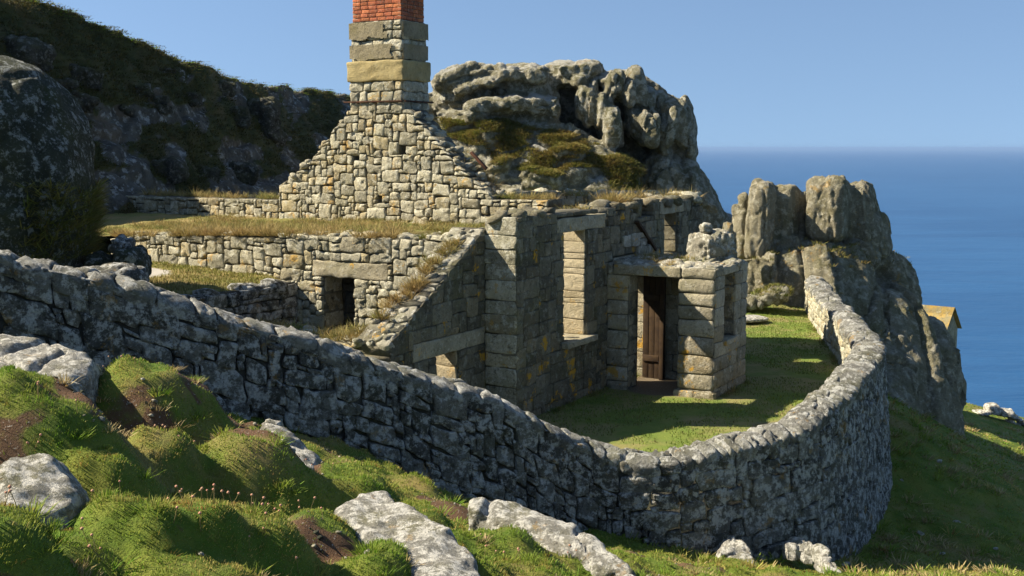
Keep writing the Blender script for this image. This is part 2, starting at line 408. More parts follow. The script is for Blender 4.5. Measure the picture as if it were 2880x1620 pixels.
def grassmat(name, lush, mid, straw, brown, straw_t=(.5, .7), tipc=(.42, .36, .16), tip_a=.3, trans=.25):
    m, nt, b = mat(name); k = NT(nt); rn = k.attr('rnd')
    col = k.mix(k.ramp(k.noise(2.6, 6, .68), .4, .6), lush, mid)
    f = k.ramp(k.math('ADD', k.math('MULTIPLY', k.noise(.9, 4, .6, off=7), .75), k.math('MULTIPLY', rn, .25)), *straw_t)
    col = k.mix(f, col, straw)
    col = k.mix(k.math('MULTIPLY', k.ramp(k.noise(3.2, 5, .7, off=17), .55, .66), .75), col, brown)
    col = k.mix(1., col, k.grey(k.ramp(k.math('FRACT', k.math('MULTIPLY', rn, 5.7)), 0, 1, .65, 1.35)), 'MULTIPLY')
    col = k.mix(k.math('MULTIPLY', k.math('POWER', k.attr('tip'), 2.), tip_a), col, tipc)
    k.link(col, b.inputs['Base Color']); b.inputs['Roughness'].default_value = .7; b.inputs['Specular IOR Level'].default_value = .2
    if trans:
        t = k.new('ShaderNodeBsdfTranslucent'); k.link(col, t.inputs['Color']); mx = k.new('ShaderNodeMixShader'); mx.inputs[0].default_value = trans
        k.link(b.outputs[0], mx.inputs[1]); k.link(t.outputs[0], mx.inputs[2]); k.link(mx.outputs[0], nt.nodes['Material Output'].inputs[0])
    return m
# ================================================================== materials
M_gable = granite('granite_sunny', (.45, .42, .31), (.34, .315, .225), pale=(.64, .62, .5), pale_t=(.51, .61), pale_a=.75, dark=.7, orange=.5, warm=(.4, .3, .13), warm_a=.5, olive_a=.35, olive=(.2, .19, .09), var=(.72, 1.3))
M_ashlar = granite('granite_ashlar', (.19, .17, .115), (.13, .115, .075), pale=(.33, .32, .25), pale_t=(.52, .62), pale_a=.6, dark=.75, orange=.9, olive_a=.4, var=(.6, 1.35), warm_a=.25)  # shaded counterpart of the sunny granite: base darkened to deepen the facade's shade
M_rubble = granite('granite_rubble', (.235, .23, .2), (.13, .128, .11), pale=(.68, .68, .63), pale_t=(.47, .57), pale_a=.85, dark=.8, olive_a=.3, orange=.35, var=(.55, 1.35), warm_a=.1, bump=.7)
M_cap = granite('granite_cap', (.4, .375, .29), (.29, .27, .21), pale=(.7, .68, .58), pale_t=(.5, .61), pale_a=.8, dark=.42, olive=(.2, .2, .09), olive_a=.5, orange=.7, var=(.8, 1.2), warm_a=.1, bump=.6)
M_reveal_lit = granite('granite_reveal_sunlit', (.58, .5, .34), (.48, .41, .27), pale=(.7, .64, .48), pale_a=.5, dark=.35, olive_a=.15, orange=.3, var=(.85, 1.15), warm_a=.3)  # paler copy of the wall granite; sunlit brightness of the reveals put into colour
M_porch = granite('granite_porch', (.4, .36, .255), (.31, .275, .19), pale=(.56, .52, .41), pale_t=(.52, .62), pale_a=.6, dark=.6, orange=.8, olive_a=.3, var=(.75, 1.2), warm=(.38, .29, .14), warm_a=.4)
M_cope = granite('coping_granite', (.3, .295, .26), (.2, .197, .172), pale=(.66, .66, .61), pale_t=(.49, .6), pale_a=.8, dark=.6, olive=(.17, .17, .08), olive_a=.5, orange=.35, var=(.7, 1.25), warm_a=0., bump=.7)
M_mortar = granite('lime_mortar', (.2, .185, .135), (.13, .12, .09), pale=(.3, .28, .22), pale_a=.35, dark=.6, olive_a=.3, var=(.8, 1.1), warm_a=.2)
M_core = granite('wall_core', (.09, .087, .072), (.05, .048, .04), pale=(.2, .2, .17), pale_a=.3, dark=.8, olive_a=.3, var=(.8, 1.1), warm_a=.1)
M_tor = granite('tor_granite', (.5, .455, .315), (.36, .33, .22), pale=(.74, .71, .58), pale_t=(.47, .58), pale_a=.75, dark=.4, olive=(.15, .145, .055), olive_a=.7, orange=.25, warm_a=0., sc=.55, bump=.8, topwhite=.7, topolive=.35)
M_cliff = granite('cliff_granite', (.46, .415, .29), (.33, .295, .2), pale=(.64, .6, .47), pale_t=(.5, .62), pale_a=.7, dark=.42, olive=(.16, .145, .06), olive_a=.7, orange=.35, warm_a=0., sc=.7, bump=.7, topwhite=.35, topolive=.35)
M_boulder = granite('boulder_granite', (.5, .48, .42), (.36, .35, .3), pale=(.82, .8, .72), pale_t=(.46, .57), pale_a=.9, dark=.5, olive=(.2, .19, .06), olive_a=.55, orange=.3, warm_a=0., sc=1.5, bump=.8)
M_dark_boulder = granite('dark_boulder_granite', (.105, .115, .075), (.06, .068, .04), pale=(.5, .52, .48), pale_t=(.52, .6), pale_a=.85, dark=.6, olive=(.075, .085, .03), olive_a=.8, warm_a=0., sc=.9, bump=.8)
M_hillrock = granite('hillside_granite', (.14, .132, .1), (.08, .076, .055), pale=(.4, .4, .35), pale_t=(.52, .62), pale_a=.75, dark=.6, olive=(.09, .085, .035), olive_a=.85, warm_a=0., sc=.7, bump=.8, topolive=.5)
M_brick = granite('red_brick', (.4, .12, .05), (.3, .085, .04), pale=(.5, .36, .26), pale_t=(.55, .68), pale_a=.5, dark=.6, olive_a=0., var=(.75, 1.25), warm=(.45, .16, .06), warm_a=.6, bump=.3)
M_brickmortar = plain('brick_mortar', (.26, .2, .15), sc=20)
M_render = granite('weathered_render', (.29, .25, .16), (.21, .18, .11), pale=(.4, .38, .3), pale_t=(.6, .72), pale_a=.4, dark=.45, olive=(.2, .17, .07), olive_a=.5, var=(.95, 1.05), warm_a=0., bump=.35)
M_band = granite('concrete_band', (.38, .31, .15), (.29, .235, .11), pale=(.4, .36, .22), pale_a=.3, dark=.4, olive_a=.35, olive=(.3, .22, .08), var=(.95, 1.05), warm_a=0., bump=.3)
M_lintel = granite('lintel_granite', (.37, .33, .23), (.28, .245, .165), pale=(.5, .47, .37), pale_t=(.52, .62), pale_a=.6, dark=.65, orange=.6, olive_a=.3, var=(.9, 1.1), warm_a=0., sc=1.4, bump=.4)
M_rust = plain('rusty_iron', (.09, .035, .016), c2=(.035, .018, .012), sc=14)
M_wood = plain('weathered_wood', (.065, .04, .02), c2=(.035, .021, .012), sc=6)
M_turf = None
M_straw = grassmat('dry_wall_grass', (.13, .18, .035), (.24, .21, .065), (.33, .24, .095), (.24, .13, .045), (.4, .64), (.4, .32, .14), .35)
M_lush = grassmat('sea_turf_grass', (.1, .21, .012), (.2, .255, .033), (.38, .3, .1), (.3, .13, .045), (.46, .64), (.5, .45, .14), .3, trans=.36)
M_dead = grassmat('dead_grass', (.3, .23, .09), (.34, .27, .12), (.4, .32, .16), (.2, .1, .045), (.45, .65), (.45, .38, .2), .3)
M_heath = grassmat('heather_leaf', (.05, .06, .015), (.09, .085, .022), (.15, .11, .035), (.05, .03, .015), (.5, .7), (.18, .14, .06), .3, trans=.15)
def turf(name, g1, g2, dry, soil, dry_t=(.5, .68)):
    m, nt, b = mat(name); k = NT(nt)
    col = k.mix(k.ramp(k.noise(2.2, 6, .65), .35, .65), g1, g2)
    col = k.mix(k.math('MULTIPLY', k.ramp(k.noise(.8, 6, .65, off=5), *dry_t), .85), col, dry)
    col = k.mix(k.math('MULTIPLY', k.ramp(k.noise(24, 5, .7, off=5), .5, .75), .45), col, (.04, .05, .012))
    s = k.math('ADD', k.attr('rnd'), k.math('MULTIPLY', k.math('SUBTRACT', k.noise(5, 6, .7, off=3), .5), .7))
    col = k.mix(k.ramp(s, .4, .62), col, soil)
    col = k.mix(k.math('MULTIPLY', k.ramp(s, .4, .62), k.ramp(k.noise(40, 3, .6), .62, .7)), col, (.4, .36, .3))
    k.link(col, b.inputs['Base Color']); k.bump(b, k.math('ADD', k.noise(20, 6, .75), k.noise(70, 3, .7)), .8, .03); return m
M_turf = turf('coastal_turf', (.09, .15, .014), (.17, .19, .028), (.24, .18, .065), (.12, .068, .036))
M_lawn = turf('grazed_lawn', (.115, .175, .026), (.17, .215, .038), (.27, .225, .09), (.16, .125, .08), (.42, .6))
M_terrace = turf('terrace_turf', (.17, .175, .04), (.23, .2, .055), (.3, .22, .085), (.42, .39, .34), (.42, .6))
# ================================================================== house frame
U = np.array([math.sin(R(30)), math.cos(R(30)), 0]); V = np.array([-U[1], U[0], 0]); Wd = -V
C0 = atZ(2005, 1123, 0)
Pj = atP(1707, 900, C0, U); K0 = atP(1453, 800, Pj, Wd); K0[2] = 0
UP = float((C0-K0)@U); WP = float((C0-K0)@Wd)
def H(u, b, z): return K0+np.multiply.outer(np.asarray(u, float), U)+np.multiply.outer(np.asarray(b, float), V)+np.multiply.outer(np.asarray(z, float), Z)
def mapU(u0, s=1): return lambda q: H(u0-q[:, 2]*s, q[:, 0], q[:, 1])      # wall across, faces the camera when s=1
def mapB(b0, s=1): return lambda q: H(q[:, 0], b0-q[:, 2]*s, q[:, 1])      # wall along the facade, faces right when s=1
def mapT(z0): return lambda q: H(q[:, 0], q[:, 1], z0+q[:, 2])            # flat top
def pu(sx, sy, u):
    P = atP(sx, sy, K0+u*U, U)-K0; return float(P@V), float(P[2])
def pb(sx, sy, b):
    P = atP(sx, sy, K0+b*V, V)-K0; return float(P@U), float(P[2])
def inpoly(poly):
    P = np.array(poly)
    def f(x, y):
        c = False; j = len(P)-1
        for i in range(len(P)):
            if (P[i, 1] > y) != (P[j, 1] > y) and x < (P[j, 0]-P[i, 0])*(y-P[i, 1])/(P[j, 1]-P[i, 1])+P[i, 0]: c = not c
            j = i
        return c
    return f
def lay(mb, polys, mapf, core=None, **kw):
    for p in polys: stone(mb, p, mapf, core=core, **kw)
def snap_to(polys, outline):
    P = np.array(outline); A, B = P, np.roll(P, -1, 0); AB = B-A; f = inpoly(outline); out = []
    for q in polys:
        q = np.array(q, float)
        for i in range(len(q)):
            if not f(*q[i]):
                t = np.clip(((q[i]-A)*AB).sum(1)/np.maximum((AB**2).sum(1), 1e-9), 0, 1); c = A+AB*t[:, None]; q[i] = c[np.argmin(((c-q[i])**2).sum(1))]
        a = abs(np.sum(q[:, 0]*np.roll(q[:, 1], -1)-np.roll(q[:, 0], -1)*q[:, 1]))/2
        if a > .004: out.append(q)
    return out
RUB = dict(d=.028, bulge=.014, r1=.11, gap=.006, rough=.022)
ASH = dict(d=.012, bulge=.005, r1=.055, gap=.004, rough=.013)
def beam(name, u0, u1, b0, b1, z0, z1, m, parent, bev=.02, nz=.012):
    mb = MB(); box(mb, H((u0+u1)/2, (b0+b1)/2, (z0+z1)/2), U*abs(u1-u0)/2, V*abs(b1-b0)/2, Z*abs(z1-z0)/2, 0, .5, bev, nz)
    return mb.build(name, m, parent)
house = empty('ruined_cottage')
tag(house, 'roofless granite cottage ruin with tall chimney gable and porch above the curved wall', 'ruin')
# ---- facade (faces right, in shade)
FT = 3.38
w0, _ = pb(1585, 800, 0); w1, _ = pb(1650, 800, 0); _, wz1 = pb(1618, 650, 0); _, wz0 = pb(1640, 945, 0)
l0, _ = pb(1566, 630, 0); l1, _ = pb(1702, 610, 0); _, lz1 = pb(1620, 606, 0)
d0, d1 = UP+.42, pb(1794, 900, 0)[0]
s0, sz1 = pb(1869, 602, 0); s1, sz0 = pb(1907, 650, 0); s1 = s0+.75; sz0 = sz1-.85
def ftop(u, z): return z < FT-.02+.13*math.sin(u*9+1)*(u > 3)*(u < 7) and not (3.0 < u < 3.35 and z > 3.05) and not (5.0 < u < 5.5 and z > 3.1)
mb = MB()
holes = [(w0, w1, wz0, wz1), (l0, l1, wz1, lz1), (d0, d1, -.2, 2.15), (d0-.2, d1+.2, 2.15, 2.45), (s0, s1, sz0, sz1), (s0-.3, s1+.3, sz1, sz1+.3)]
FL = 8.35
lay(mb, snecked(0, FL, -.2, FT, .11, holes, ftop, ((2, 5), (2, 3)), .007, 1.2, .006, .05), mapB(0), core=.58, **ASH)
jamb = coursed(.03, .57, wz0, wz1, (.2, .34), (.25, .54), (), None, .1, .006, .01)
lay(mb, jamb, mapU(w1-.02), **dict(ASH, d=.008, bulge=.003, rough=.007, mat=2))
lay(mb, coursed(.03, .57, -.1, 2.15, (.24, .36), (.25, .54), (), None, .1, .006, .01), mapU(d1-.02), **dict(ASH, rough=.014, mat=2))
lay(mb, coursed(.03, .57, sz0, sz1, (.24, .36), (.25, .54), (), None, .1, .006, .01), mapU(s1-.02), **ASH)
# rubble along the broken wall head
for i in range(70):
    u = rng.random()*FL; b = .05+.5*rng.random()
    if (l0 < u < l1): continue
    r = .06+.09*rng.random(); lump(mb, H(u, b, FT-.02+.03*rng.random()), (r*1.5, r*1.2, r*.7), rot=None)
fac = mb.build('facade_wall', [M_ashlar, M_mortar, M_reveal_lit], house)
o = beam('lintel', l0, l1, -.015, .3, wz1, lz1-.03, M_lintel, fac)
beam('window_sill', w0-.08, w1+.22, -.14, .5, wz0-.11, wz0+.004, M_lintel, fac)
beam('lintel', s0-.27, s1+.27, -.02, .4, sz1+.003, sz1+.28, M_lintel, fac)
beam('lintel', d0-.18, d1+.18, -.012, .4, 2.155, 2.42, M_lintel, fac)
# roof scar above the porch: pale infill stones and charred rafters
mb = MB()
a = pb(1783, 622, 0); c = pb(1834, 702, 0); e = pb(1726, 715, 0)
tri = inpoly([(e[0]+.1, e[1]), (a[0], a[1]-.08), (c[0]-.12, c[1])])
lay(mb, [p for p in coursed(e[0], c[0], c[1]-.1, a[1], (.16, .26), (.25, .45), (), tri, .05)], mapB(-.045), **ASH)
mb.build('infill_stones', [M_cap, M_core], fac)
for (p, q, t) in ((a, c, .028),):
    mb = MB(); P, Q = H(p[0], -.06, p[1]), H(q[0], -.06, q[1]); dd = Q-P; L = np.linalg.norm(dd); dd /= L
    box(mb, (P+Q)/2, dd*L/2, V*.05, np.cross(dd, V)*t, 0, .5, .01, .01); mb.build('rafter', M_wood, fac)
# ---- front wall (faces the camera, sunlit): return + terrace wall with door
TB = 9.4
da, dz1 = pu(909, 778, 0); db, _ = pu(997, 778, 0); da, db = max(da, db), min(da, db); dz0 = .95
la, lz1_ = pu(880, 734, 0); lb, _ = pu(1092, 752, 0); lzt = pu(985, 737, 0)[1]
ttop = lambda b: np.interp(b, [0, .58, .62, 1.3, 1.8, 3, 6, 9.4], [3.38, 3.38, 3.16, 3.08, 3.0, 2.97, 2.9, 2.74])
mb = MB()
lay(mb, coursed(.0, .6, -.2, 3.38, (.2, .34), (.3, .6), (), None, .05, .004, .006), mapU(0), core=.58, **ASH)
hl = [(db, da, dz0, dz1), (lb, la, dz1, lzt)]
lay(mb, snecked(.6, TB, .7, 3.2, .085, hl, lambda b, z: z < ttop(b)-.03 and z > (.6 if b < 4.8 else 1.7), ((2, 6), (2, 3)), .028, 1.6, .011, .2), mapU(0), core=.6, **RUB)
lay(mb, coursed(.03, .57, dz0, dz1, (.25, .4), (.25, .5), (), None, .1, .006, .01), lambda q: H(q[:, 0], da-q[:, 2]+.012, q[:, 1]), **ASH)
for i in range(120):
    b = .7+(TB-.7)*rng.random(); r = .04+.06*rng.random(); lump(mb, H(.05+.6*rng.random(), b, ttop(b)-.03), (r*1.6, r*1.2, r*.7))
ter = mb.build('front_wall', [M_gable, M_mortar], house)
beam('lintel', -.03, .5, lb, la, dz1+.002, lzt, M_lintel, ter, .025, .02)
mb = MB(); box(mb, H(.62, (da+db)/2, (dz0+dz1)/2), U*.02, V*((da-db)/2+.15), Z*((dz1-dz0)/2+.1), 0, .3); lay(mb, coursed(db-.15, da+.15, dz0-.1, dz1, (.12, .2), (.15, .3)), mapU(.6), **RUB); mb.build('inner_wall', [M_core, M_core], ter)
# ---- gable with chimney on the cross wall
UG = 5.2; TG = .62
S = [(785, 640), (785, 527), (800, 500), (835, 490), (850, 465), (893, 432), (905, 400), (935, 378), (950, 345), (970, 325), (980, 300), (1149, 300), (1172, 330), (1209, 372), (1236, 404), (1272, 426), (1286, 462), (1321, 476), (1330, 510), (1348, 522), (1378, 545), (1382, 562), (1543, 562), (1543, 640)]
gp = [pu(x, y, UG) for x, y in S]; gin = inpoly(gp)
zlow = .2
gp2 = [(b, z if 0 < i < len(gp)-1 else zlow) for i, (b, z) in enumerate(gp)]; gin2 = inpoly(gp2)
bs = [p[0] for p in gp]; cl, cr = pu(985, 250, UG)[0], pu(1133, 250, UG)[0]
zs = lambda y: pu(1133, y, UG)[1]
zst = zs(308)
def slit(sx, sy, w=.13, h=.16): b, z = pu(sx, sy, UG); return (b-w/2, b+w/2, z-h/2, z+h/2)
gh = [slit(1134, 421, .2, .2), slit(1070, 560), slit(1003, 445, .16, .1)]
mb = MB()
gsm = [gp2[0], gp2[1], gp2[5], gp2[9], gp2[10], gp2[11], gp2[13], gp2[16], gp2[20], gp2[21], gp2[22], gp2[23]]; gin3 = inpoly(gsm)
lay(mb, snap_to(snecked(min(bs), max(bs), zlow, zst, .097, gh, lambda b, z: gin3(b, z) or gin3(b+.04, z-.04) or gin3(b-.04, z-.04), ((2, 5), (2, 3)), .022, 1.6, .011, .2), gsm), mapU(UG), core=TG, **RUB)
for q in gh: box(mb, H(UG+.3, (q[0]+q[1])/2, (q[2]+q[3])/2), U*.02, V*.2, Z*.2, 1, .1)
# rubble on the raking shoulders
for i in range(len(gp)-1):
    p, q = np.array(gp[i]), np.array(gp[i+1])
    if i < 1 or i > 20 or i == 10: continue
    n = int(np.linalg.norm(q-p)*10)+2
    for t in rng.random(n):
        r = .04+.06*rng.random(); c = p*(1-t)+q*t
        lump(mb, H(UG+TG*rng.random(), c[0], c[1]-.03), (r*1.3, r*1.3, r*.8))
gab = mb.build('gable_wall', [M_gable, M_mortar], house)
# left wing low wall and right stub top
b9 = pu(300, 600, UG)[0]
mb = MB(); zl = pu(700, 560, UG)[1]
lay(mb, snecked(max(bs)+.01, b9, 1.7, zl, .095, (), None, ((2, 5), (2, 3)), .025), mapU(UG), core=.5, **RUB)
mb.build('wing_wall', [M_gable, M_mortar], house)
# ---- chimney
TC = 1.0
chim = MB()
def shaft(mb, b0, b1, u0, u1, z0, z1, hr, wr, st, core=.2, split=.1, slant=.015, wob=.006):
    for pol, f in ((coursed(b0, b1, z0, z1, hr, wr, (), None, split, wob, slant), mapU(u0)), (coursed(u0, u1, z0, z1, hr, wr, (), None, split, wob, slant), mapB(b0)),
                   (coursed(b0, b1, z0, z1, hr, wr, (), None, split, wob, slant), mapU(u1, -1)), (coursed(u0, u1, z0, z1, hr, wr, (), None, split, wob, slant), mapB(b1, -1))):
        lay(mb, pol, f, core=core, **st)
shaft(chim, cr, cl, UG, UG+TC, zst-.05, zs(226), (.17, .28), (.2, .45), dict(RUB, d=.025))
ch = chim.build('chimney', [M_gable, M_mortar], house)
chim = MB()
shaft(chim, cr+.04, cl-.03, UG+.03, UG+TC-.03, zs(168), zs(54), (.16, .26), (.25, .5), dict(RUB, d=.02, bulge=.015))
chim.build('upper_shaft', [M_gable, M_mortar], ch)
mb = MB(); bm_ = (pu(981, 200, UG)[0], pu(1134, 200, UG)[0])
box(mb, H(UG+TC/2, (cl+cr)/2, (zs(226)+zs(167))/2), U*(TC/2+.06), V*((cl-cr)/2+.05), Z*(zs(167)-zs(226))/2, 0, .5, .03, .02)
mb.build('concrete_band', M_band, ch)
def patch(ya, yb, e, fr, side):
    """render coat still clinging to the shaft, with a ragged edge"""
    mb = MB(); n, m = 40, 24
    b0, b1 = (cr+.04-e, cl-.03+e)
    for f, lo, hi in ((mapU(UG+.03-e), b0, b1), (mapB(cr+.04-e), UG+.03-e, UG+TC-.03+e)):
        s = np.linspace(lo, hi, n); h = np.linspace(zs(yb), zs(ya), m); A, B = np.meshgrid(s, h, indexing='ij')
        q = np.c_[A.ravel(), B.ravel(), .055+.008*fbm(np.c_[A.ravel()*5, B.ravel()*5, A.ravel()*0+lo], 3)]
        P = f(q); fc = grid(n, m); c = q[fc].mean(1); t = (c[:, 0]-lo)/(hi-lo); v = (c[:, 1]-zs(yb))/(zs(ya)-zs(yb))
        nn = .18*n2(c[:, 0]*4, c[:, 1]*4+lo, 5)
        t = t if side > 0 else 1-t
        keep = ((t+nn > fr) & (v+nn*1.2 > .12)) if f is not None else None
        if lo != b0: keep = ((1-t if side > 0 else t)+nn*2 < 1.25) & (v+nn > .1)
        mb.add(P, [fc[keep]])
    return mb
patch(57, 110, .012, .3, 1).build('render_coat', M_render, ch)
patch(121, 168, .008, .16, 1).build('render_coat', M_render, ch)
mb = MB(); e = .03
shaft(mb, cr+.06, cl-.06, UG+.06, UG+TC-.06, zs(53), zs(53)+.088*14, (.088, .088), (.21, .27), dict(d=.005, bulge=.003, r1=.05, gap=.0065, rough=.006, back=.02), core=.1, split=0, slant=0, wob=0)
mb.build('brick_shaft', [M_brick, M_brickmortar], ch)
mb = MB(); zt = zs(284); 
for P, Q in ((H(UG-.06, cl+.14, zt), H(UG-.06, cr-.02, zt)), (H(UG-.02, cr-.07, zt), H(UG+TC+.1, cr-.07, zt))):
    dd = Q-P; L = np.linalg.norm(dd); dd /= L; box(mb, (P+Q)/2, dd*L/2, np.cross(dd, Z)*.014, Z*.016, 0, .5, .003)
mb.build('iron_tie_bar', M_rust, ch)
# rusty flashing on the right shoulder
mb = MB(); p, q = pu(1325, 428, UG+.4), pu(1368, 475, UG+.4); P, Q = H(UG+.4, *p), H(UG+.4, *q); dd = (Q-P); L = np.linalg.norm(dd); dd /= L
box(mb, (P+Q)/2, dd*L/2, U*.04, np.cross(dd, U)*.03, 0, .5, .004); mb.build('iron_flashing', M_rust, gab)
# ---- lean-to wall with raking top, and low front wall
AL = pb(1096, 967, .6)[0]; az0 = pb(1096, 967, .6)[1]; az1 = 3.2
atop = lambda u: az0+(az1-az0)*(u-AL)/(0-AL)
a0, az_t = pb(1227, 1004, .6); a1, _ = pb(1290, 990, .6); az_t = pb(1240, 1000, .6)[1]; az_b = az_t-.8
p0, _ = pb(1160, 970, .6)
mb = MB()
lay(mb, snap_to(snecked(AL, -.001, .0, 3.3, .11, [(a0, a1, az_b, az_t), (p0, -.02, az_t, az_t+.28)], lambda u, z: z < atop(u)+.03, ((2, 5), (2, 3)), .007, 1.2, .006, .05), [(AL-.01, -.1), (.01, -.1), (.01, atop(0)), (AL-.01, atop(AL))]), mapB(.6), core=.62, **ASH)
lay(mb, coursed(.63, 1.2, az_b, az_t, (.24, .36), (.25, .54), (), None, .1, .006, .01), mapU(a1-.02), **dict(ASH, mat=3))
# raking cap
k = math.hypot(AL, az1-az0); tu = np.array([-AL/k, (az1-az0)/k])
capf = lambda q: H(AL+q[:, 0]*tu[0]-q[:, 2]*tu[1], q[:, 1], az0+q[:, 0]*tu[1]+q[:, 2]*tu[0]-.06)
lay(mb, coursed(.0, k, .6, 1.22, (.2, .3), (.2, .45), (), None, .3, .03, .05), capf, mat=2, core=.2, **dict(RUB, d=.04))
for i in range(60):
    s = rng.random()*k; b = .68+.5*rng.random(); r = .025+.04*rng.random(); P = capf(np.array([[s, b, .04]]))[0]; lump(mb, P, (r*1.5, r*1.2, r*.8), mat=2)
lea = mb.build('lean_to_wall', [M_ashlar, M_mortar, M_cap, M_reveal_lit], house)
beam('lintel', p0, -.03, .585, .95, az_t+.003, az_t+.275, M_lintel, lea)
mb = MB(); zc = 1.62
lay(mb, snecked(1.22, 3.6, .3, zc, .1, (), None, ((2, 5), (2, 3)), .03), mapU(AL+.0), core=.7, **RUB)
for i in range(60):
    b = 1.2+2.4*rng.random(); r = .05+.07*rng.random(); lump(mb, H(AL+.1+.55*rng.random(), b, zc-.02), (r*1.5, r*1.2, r*.7))
mb.build('broken_front_wall', [M_gable, M_mortar], house)
# ---- far end wall
mb = MB()
lay(mb, snecked(.55, 6, 2.2, 3.45, .1, (), lambda b, z: z < 3.44, ((2, 5), (2, 3)), .03), mapU(FL-.55), core=.6, **RUB)
for i in range(60):
    b = 6*rng.random(); r = .06+.09*rng.random(); lump(mb, H(FL-.3+.5*(rng.random()-.5), b, 3.42), (r*1.5, r*1.2, r*.7))
mb.build('end_wall', [M_gable, M_mortar], house)
# ---- porch
PL = 1.75; PZ = pu(1990, 757, UP)[1]; lz = pu(1900, 781, UP)[1]
po0 = -pu(1766, 900, UP)[0]; po1 = -pu(1907, 900, UP)[0]
mb = MB()
mF = lambda q: H(UP-q[:, 2], -q[:, 0], q[:, 1])
lay(mb, coursed(0.0, WP, -.15, PZ, (.24, .36), (.35, .72), [(po0, po1, -.2, lz), (.12, po1+.06, lz, PZ)], None, .0, .003, .004), mF, core=.45, **dict(ASH, d=.02, bulge=.02))
mS = mapB(-WP)
y0 = pb(2038, 800, -WP)[0]; y1 = pb(2067, 800, -WP)[0]; vz1 = pb(2050, 770, -WP)[1]; vz0 = pb(2050, 950, -WP)[1]
lay(mb, coursed(UP, UP+PL, -.15, PZ, (.24, .36), (.3, .6), [(y0, y1, vz0, vz1), (y0-.12, y1+.2, vz1, PZ)], None, .0, .003, .004), mS, core=.42, **dict(ASH, d=.016))
lay(mb, coursed(UP+.46, UP+PL-.4, -.15, PZ-.02, (.24, .36), (.3, .6), [(y0, y1, vz0, vz1)], None, .0, .003, .004), mapB(-WP+.43, -1), **ASH)
lay(mb, coursed(.02, .4, vz0, vz1, (.24, .36), (.25, .4), (), None, 0, .003, .004), lambda q: H(y1-q[:, 2]+.012, -WP+q[:, 0], q[:, 1]), **ASH)
lay(mb, coursed(0.02, WP-.02, -.15, PZ-.02, (.24, .36), (.3, .6), (), None, 0, .003, .004), lambda q: H(UP+PL-.42-q[:, 2], -q[:, 0], q[:, 1]), core=.4, **ASH)
lay(mb, coursed(.03, .43, 0, lz, (.24, .36), (.25, .44), (), None, 0, .003, .004), lambda q: H(UP+q[:, 0], -po0-q[:, 2]+.012, q[:, 1]), **ASH)
# plinth
lay(mb, coursed(po1-.04, WP+.05, -.12, .12, (.2, .24), (.3, .5), (), None, 0, .002, .004), lambda q: H(UP-.05-q[:, 2], -q[:, 0], q[:, 1]), core=.3, **dict(ASH, d=.03))
# flat roof of rubble and earth
for i in range(230):
    u = UP+.05+(PL-.1)*rng.random(); w = .05+(WP-.1)*rng.random(); r = .03+.075*rng.random()**2
    lump(mb, H(u, -w, PZ+.0), (r*1.5, r*1.2, r*.7), mat=2)
por = mb.build('porch', [M_porch, M_mortar, M_cap], house)
beam('porch_roof', UP+.03, UP+PL-.03, -WP+.03, -.01, PZ-.1, PZ+.012, M_cap, por, .01, .02)
beam('lintel', UP-.035, UP+.42, -po1-.05, -.13, lz+.003, PZ+.004, M_lintel, por, .02, .012)
beam('lintel', y0-.1, y1+.18, -WP-.02, -WP+.38, vz1+.003, PZ+.006, M_lintel, por)
beam('window_sill', y0-.03, y1+.03, -WP-.08, -WP+.42, vz0-.1, vz0+.004, M_lintel, por)
# masonry stub on the porch roof
lm = []
Yb = float(H(UP+PL-.35, -WP+.5, 0)[1])
for sx, sy, rx, rz in ((1995, 705, 45, 45), (1975, 690, 28, 40), (2020, 690, 34, 42), (2000, 725, 58, 25), (2035, 715, 24, 40), (1965, 720, 20, 25)): lm.append(pxlump(sx, sy, rx, rz, Yb+.1*rng.random(), .3, 10*(rng.random()-.5), 4, 30))
P, Q = fused_rock(lm, .03, ((2.5, .07, 4), (8, .025, 3)), ((4., .05, .12),), 2, 3)
mb = MB(); mb.add(P, [Q], 0, .3); lump(mb, atY(1985, 643, Yb), (.12, .1, .085), 3, 0, 6, .35); mb.build('masonry_stub', M_cap, por)
# door leaf and post inside the porch
mb = MB(); ud = UP+PL-.55
for i in range(3): box(mb, H(ud+.006*(i % 2), -.28-.125*i, 1.06), U*.018, V*.06, Z*1.06, 0, .5, .006)
for z in (.4, 1.6): box(mb, H(ud-.03, -.4, z), U*.015, V*.17, Z*.06, 0, .5, .005)
dr = mb.build('plank_door', M_wood, por)
beam('door_post', ud-.1, ud, -.69, -.6, 0, 2.18, M_wood, por, .008, 0)
rebase(house, H(4, 1.5, 0))
# ================================================================== dry stone boundary wall
Wp = [(-8.2, 10.6, 4.3)]
for sx, sy, Y in ((0, 712, 12.), (280, 780, 12.4), (560, 872, 12.9), (850, 955, 13.4), (1110, 1030, 14.), (1400, 1130, 14.6), (1560, 1218, 14.95)): Wp.append(atY(sx, sy, Y))
for sx, sy, z in ((1655, 1262, .4), (1750, 1283, .3), (1848, 1287, .3), (1948, 1272, .33), (2097, 1237, .4), (2231, 1198, .5), (2300, 1148, .6), (2352, 1099, .7), (2405, 1039, .78), (2450, 988, .82), (2437, 955, .82), (2400, 913, .82), (2358, 868, .82), (2316, 822, .82), (2290, 785, .85)): Wp.append(atZ(sx, sy, z))
Wp = np.array([np.asarray(p, float) for p in Wp]); cs = np.concatenate([[0], np.cumsum(np.linalg.norm(np.diff(Wp[:, :2], axis=0), axis=1))])
WL = cs[-1]; ss = np.linspace(0, WL, 400); WC = np.stack([np.interp(ss, cs, Wp[:, i]) for i in range(3)], 1)
for _ in range(14): WC[1:-1] = (WC[:-2]+2*WC[1:-1]+WC[2:])/4
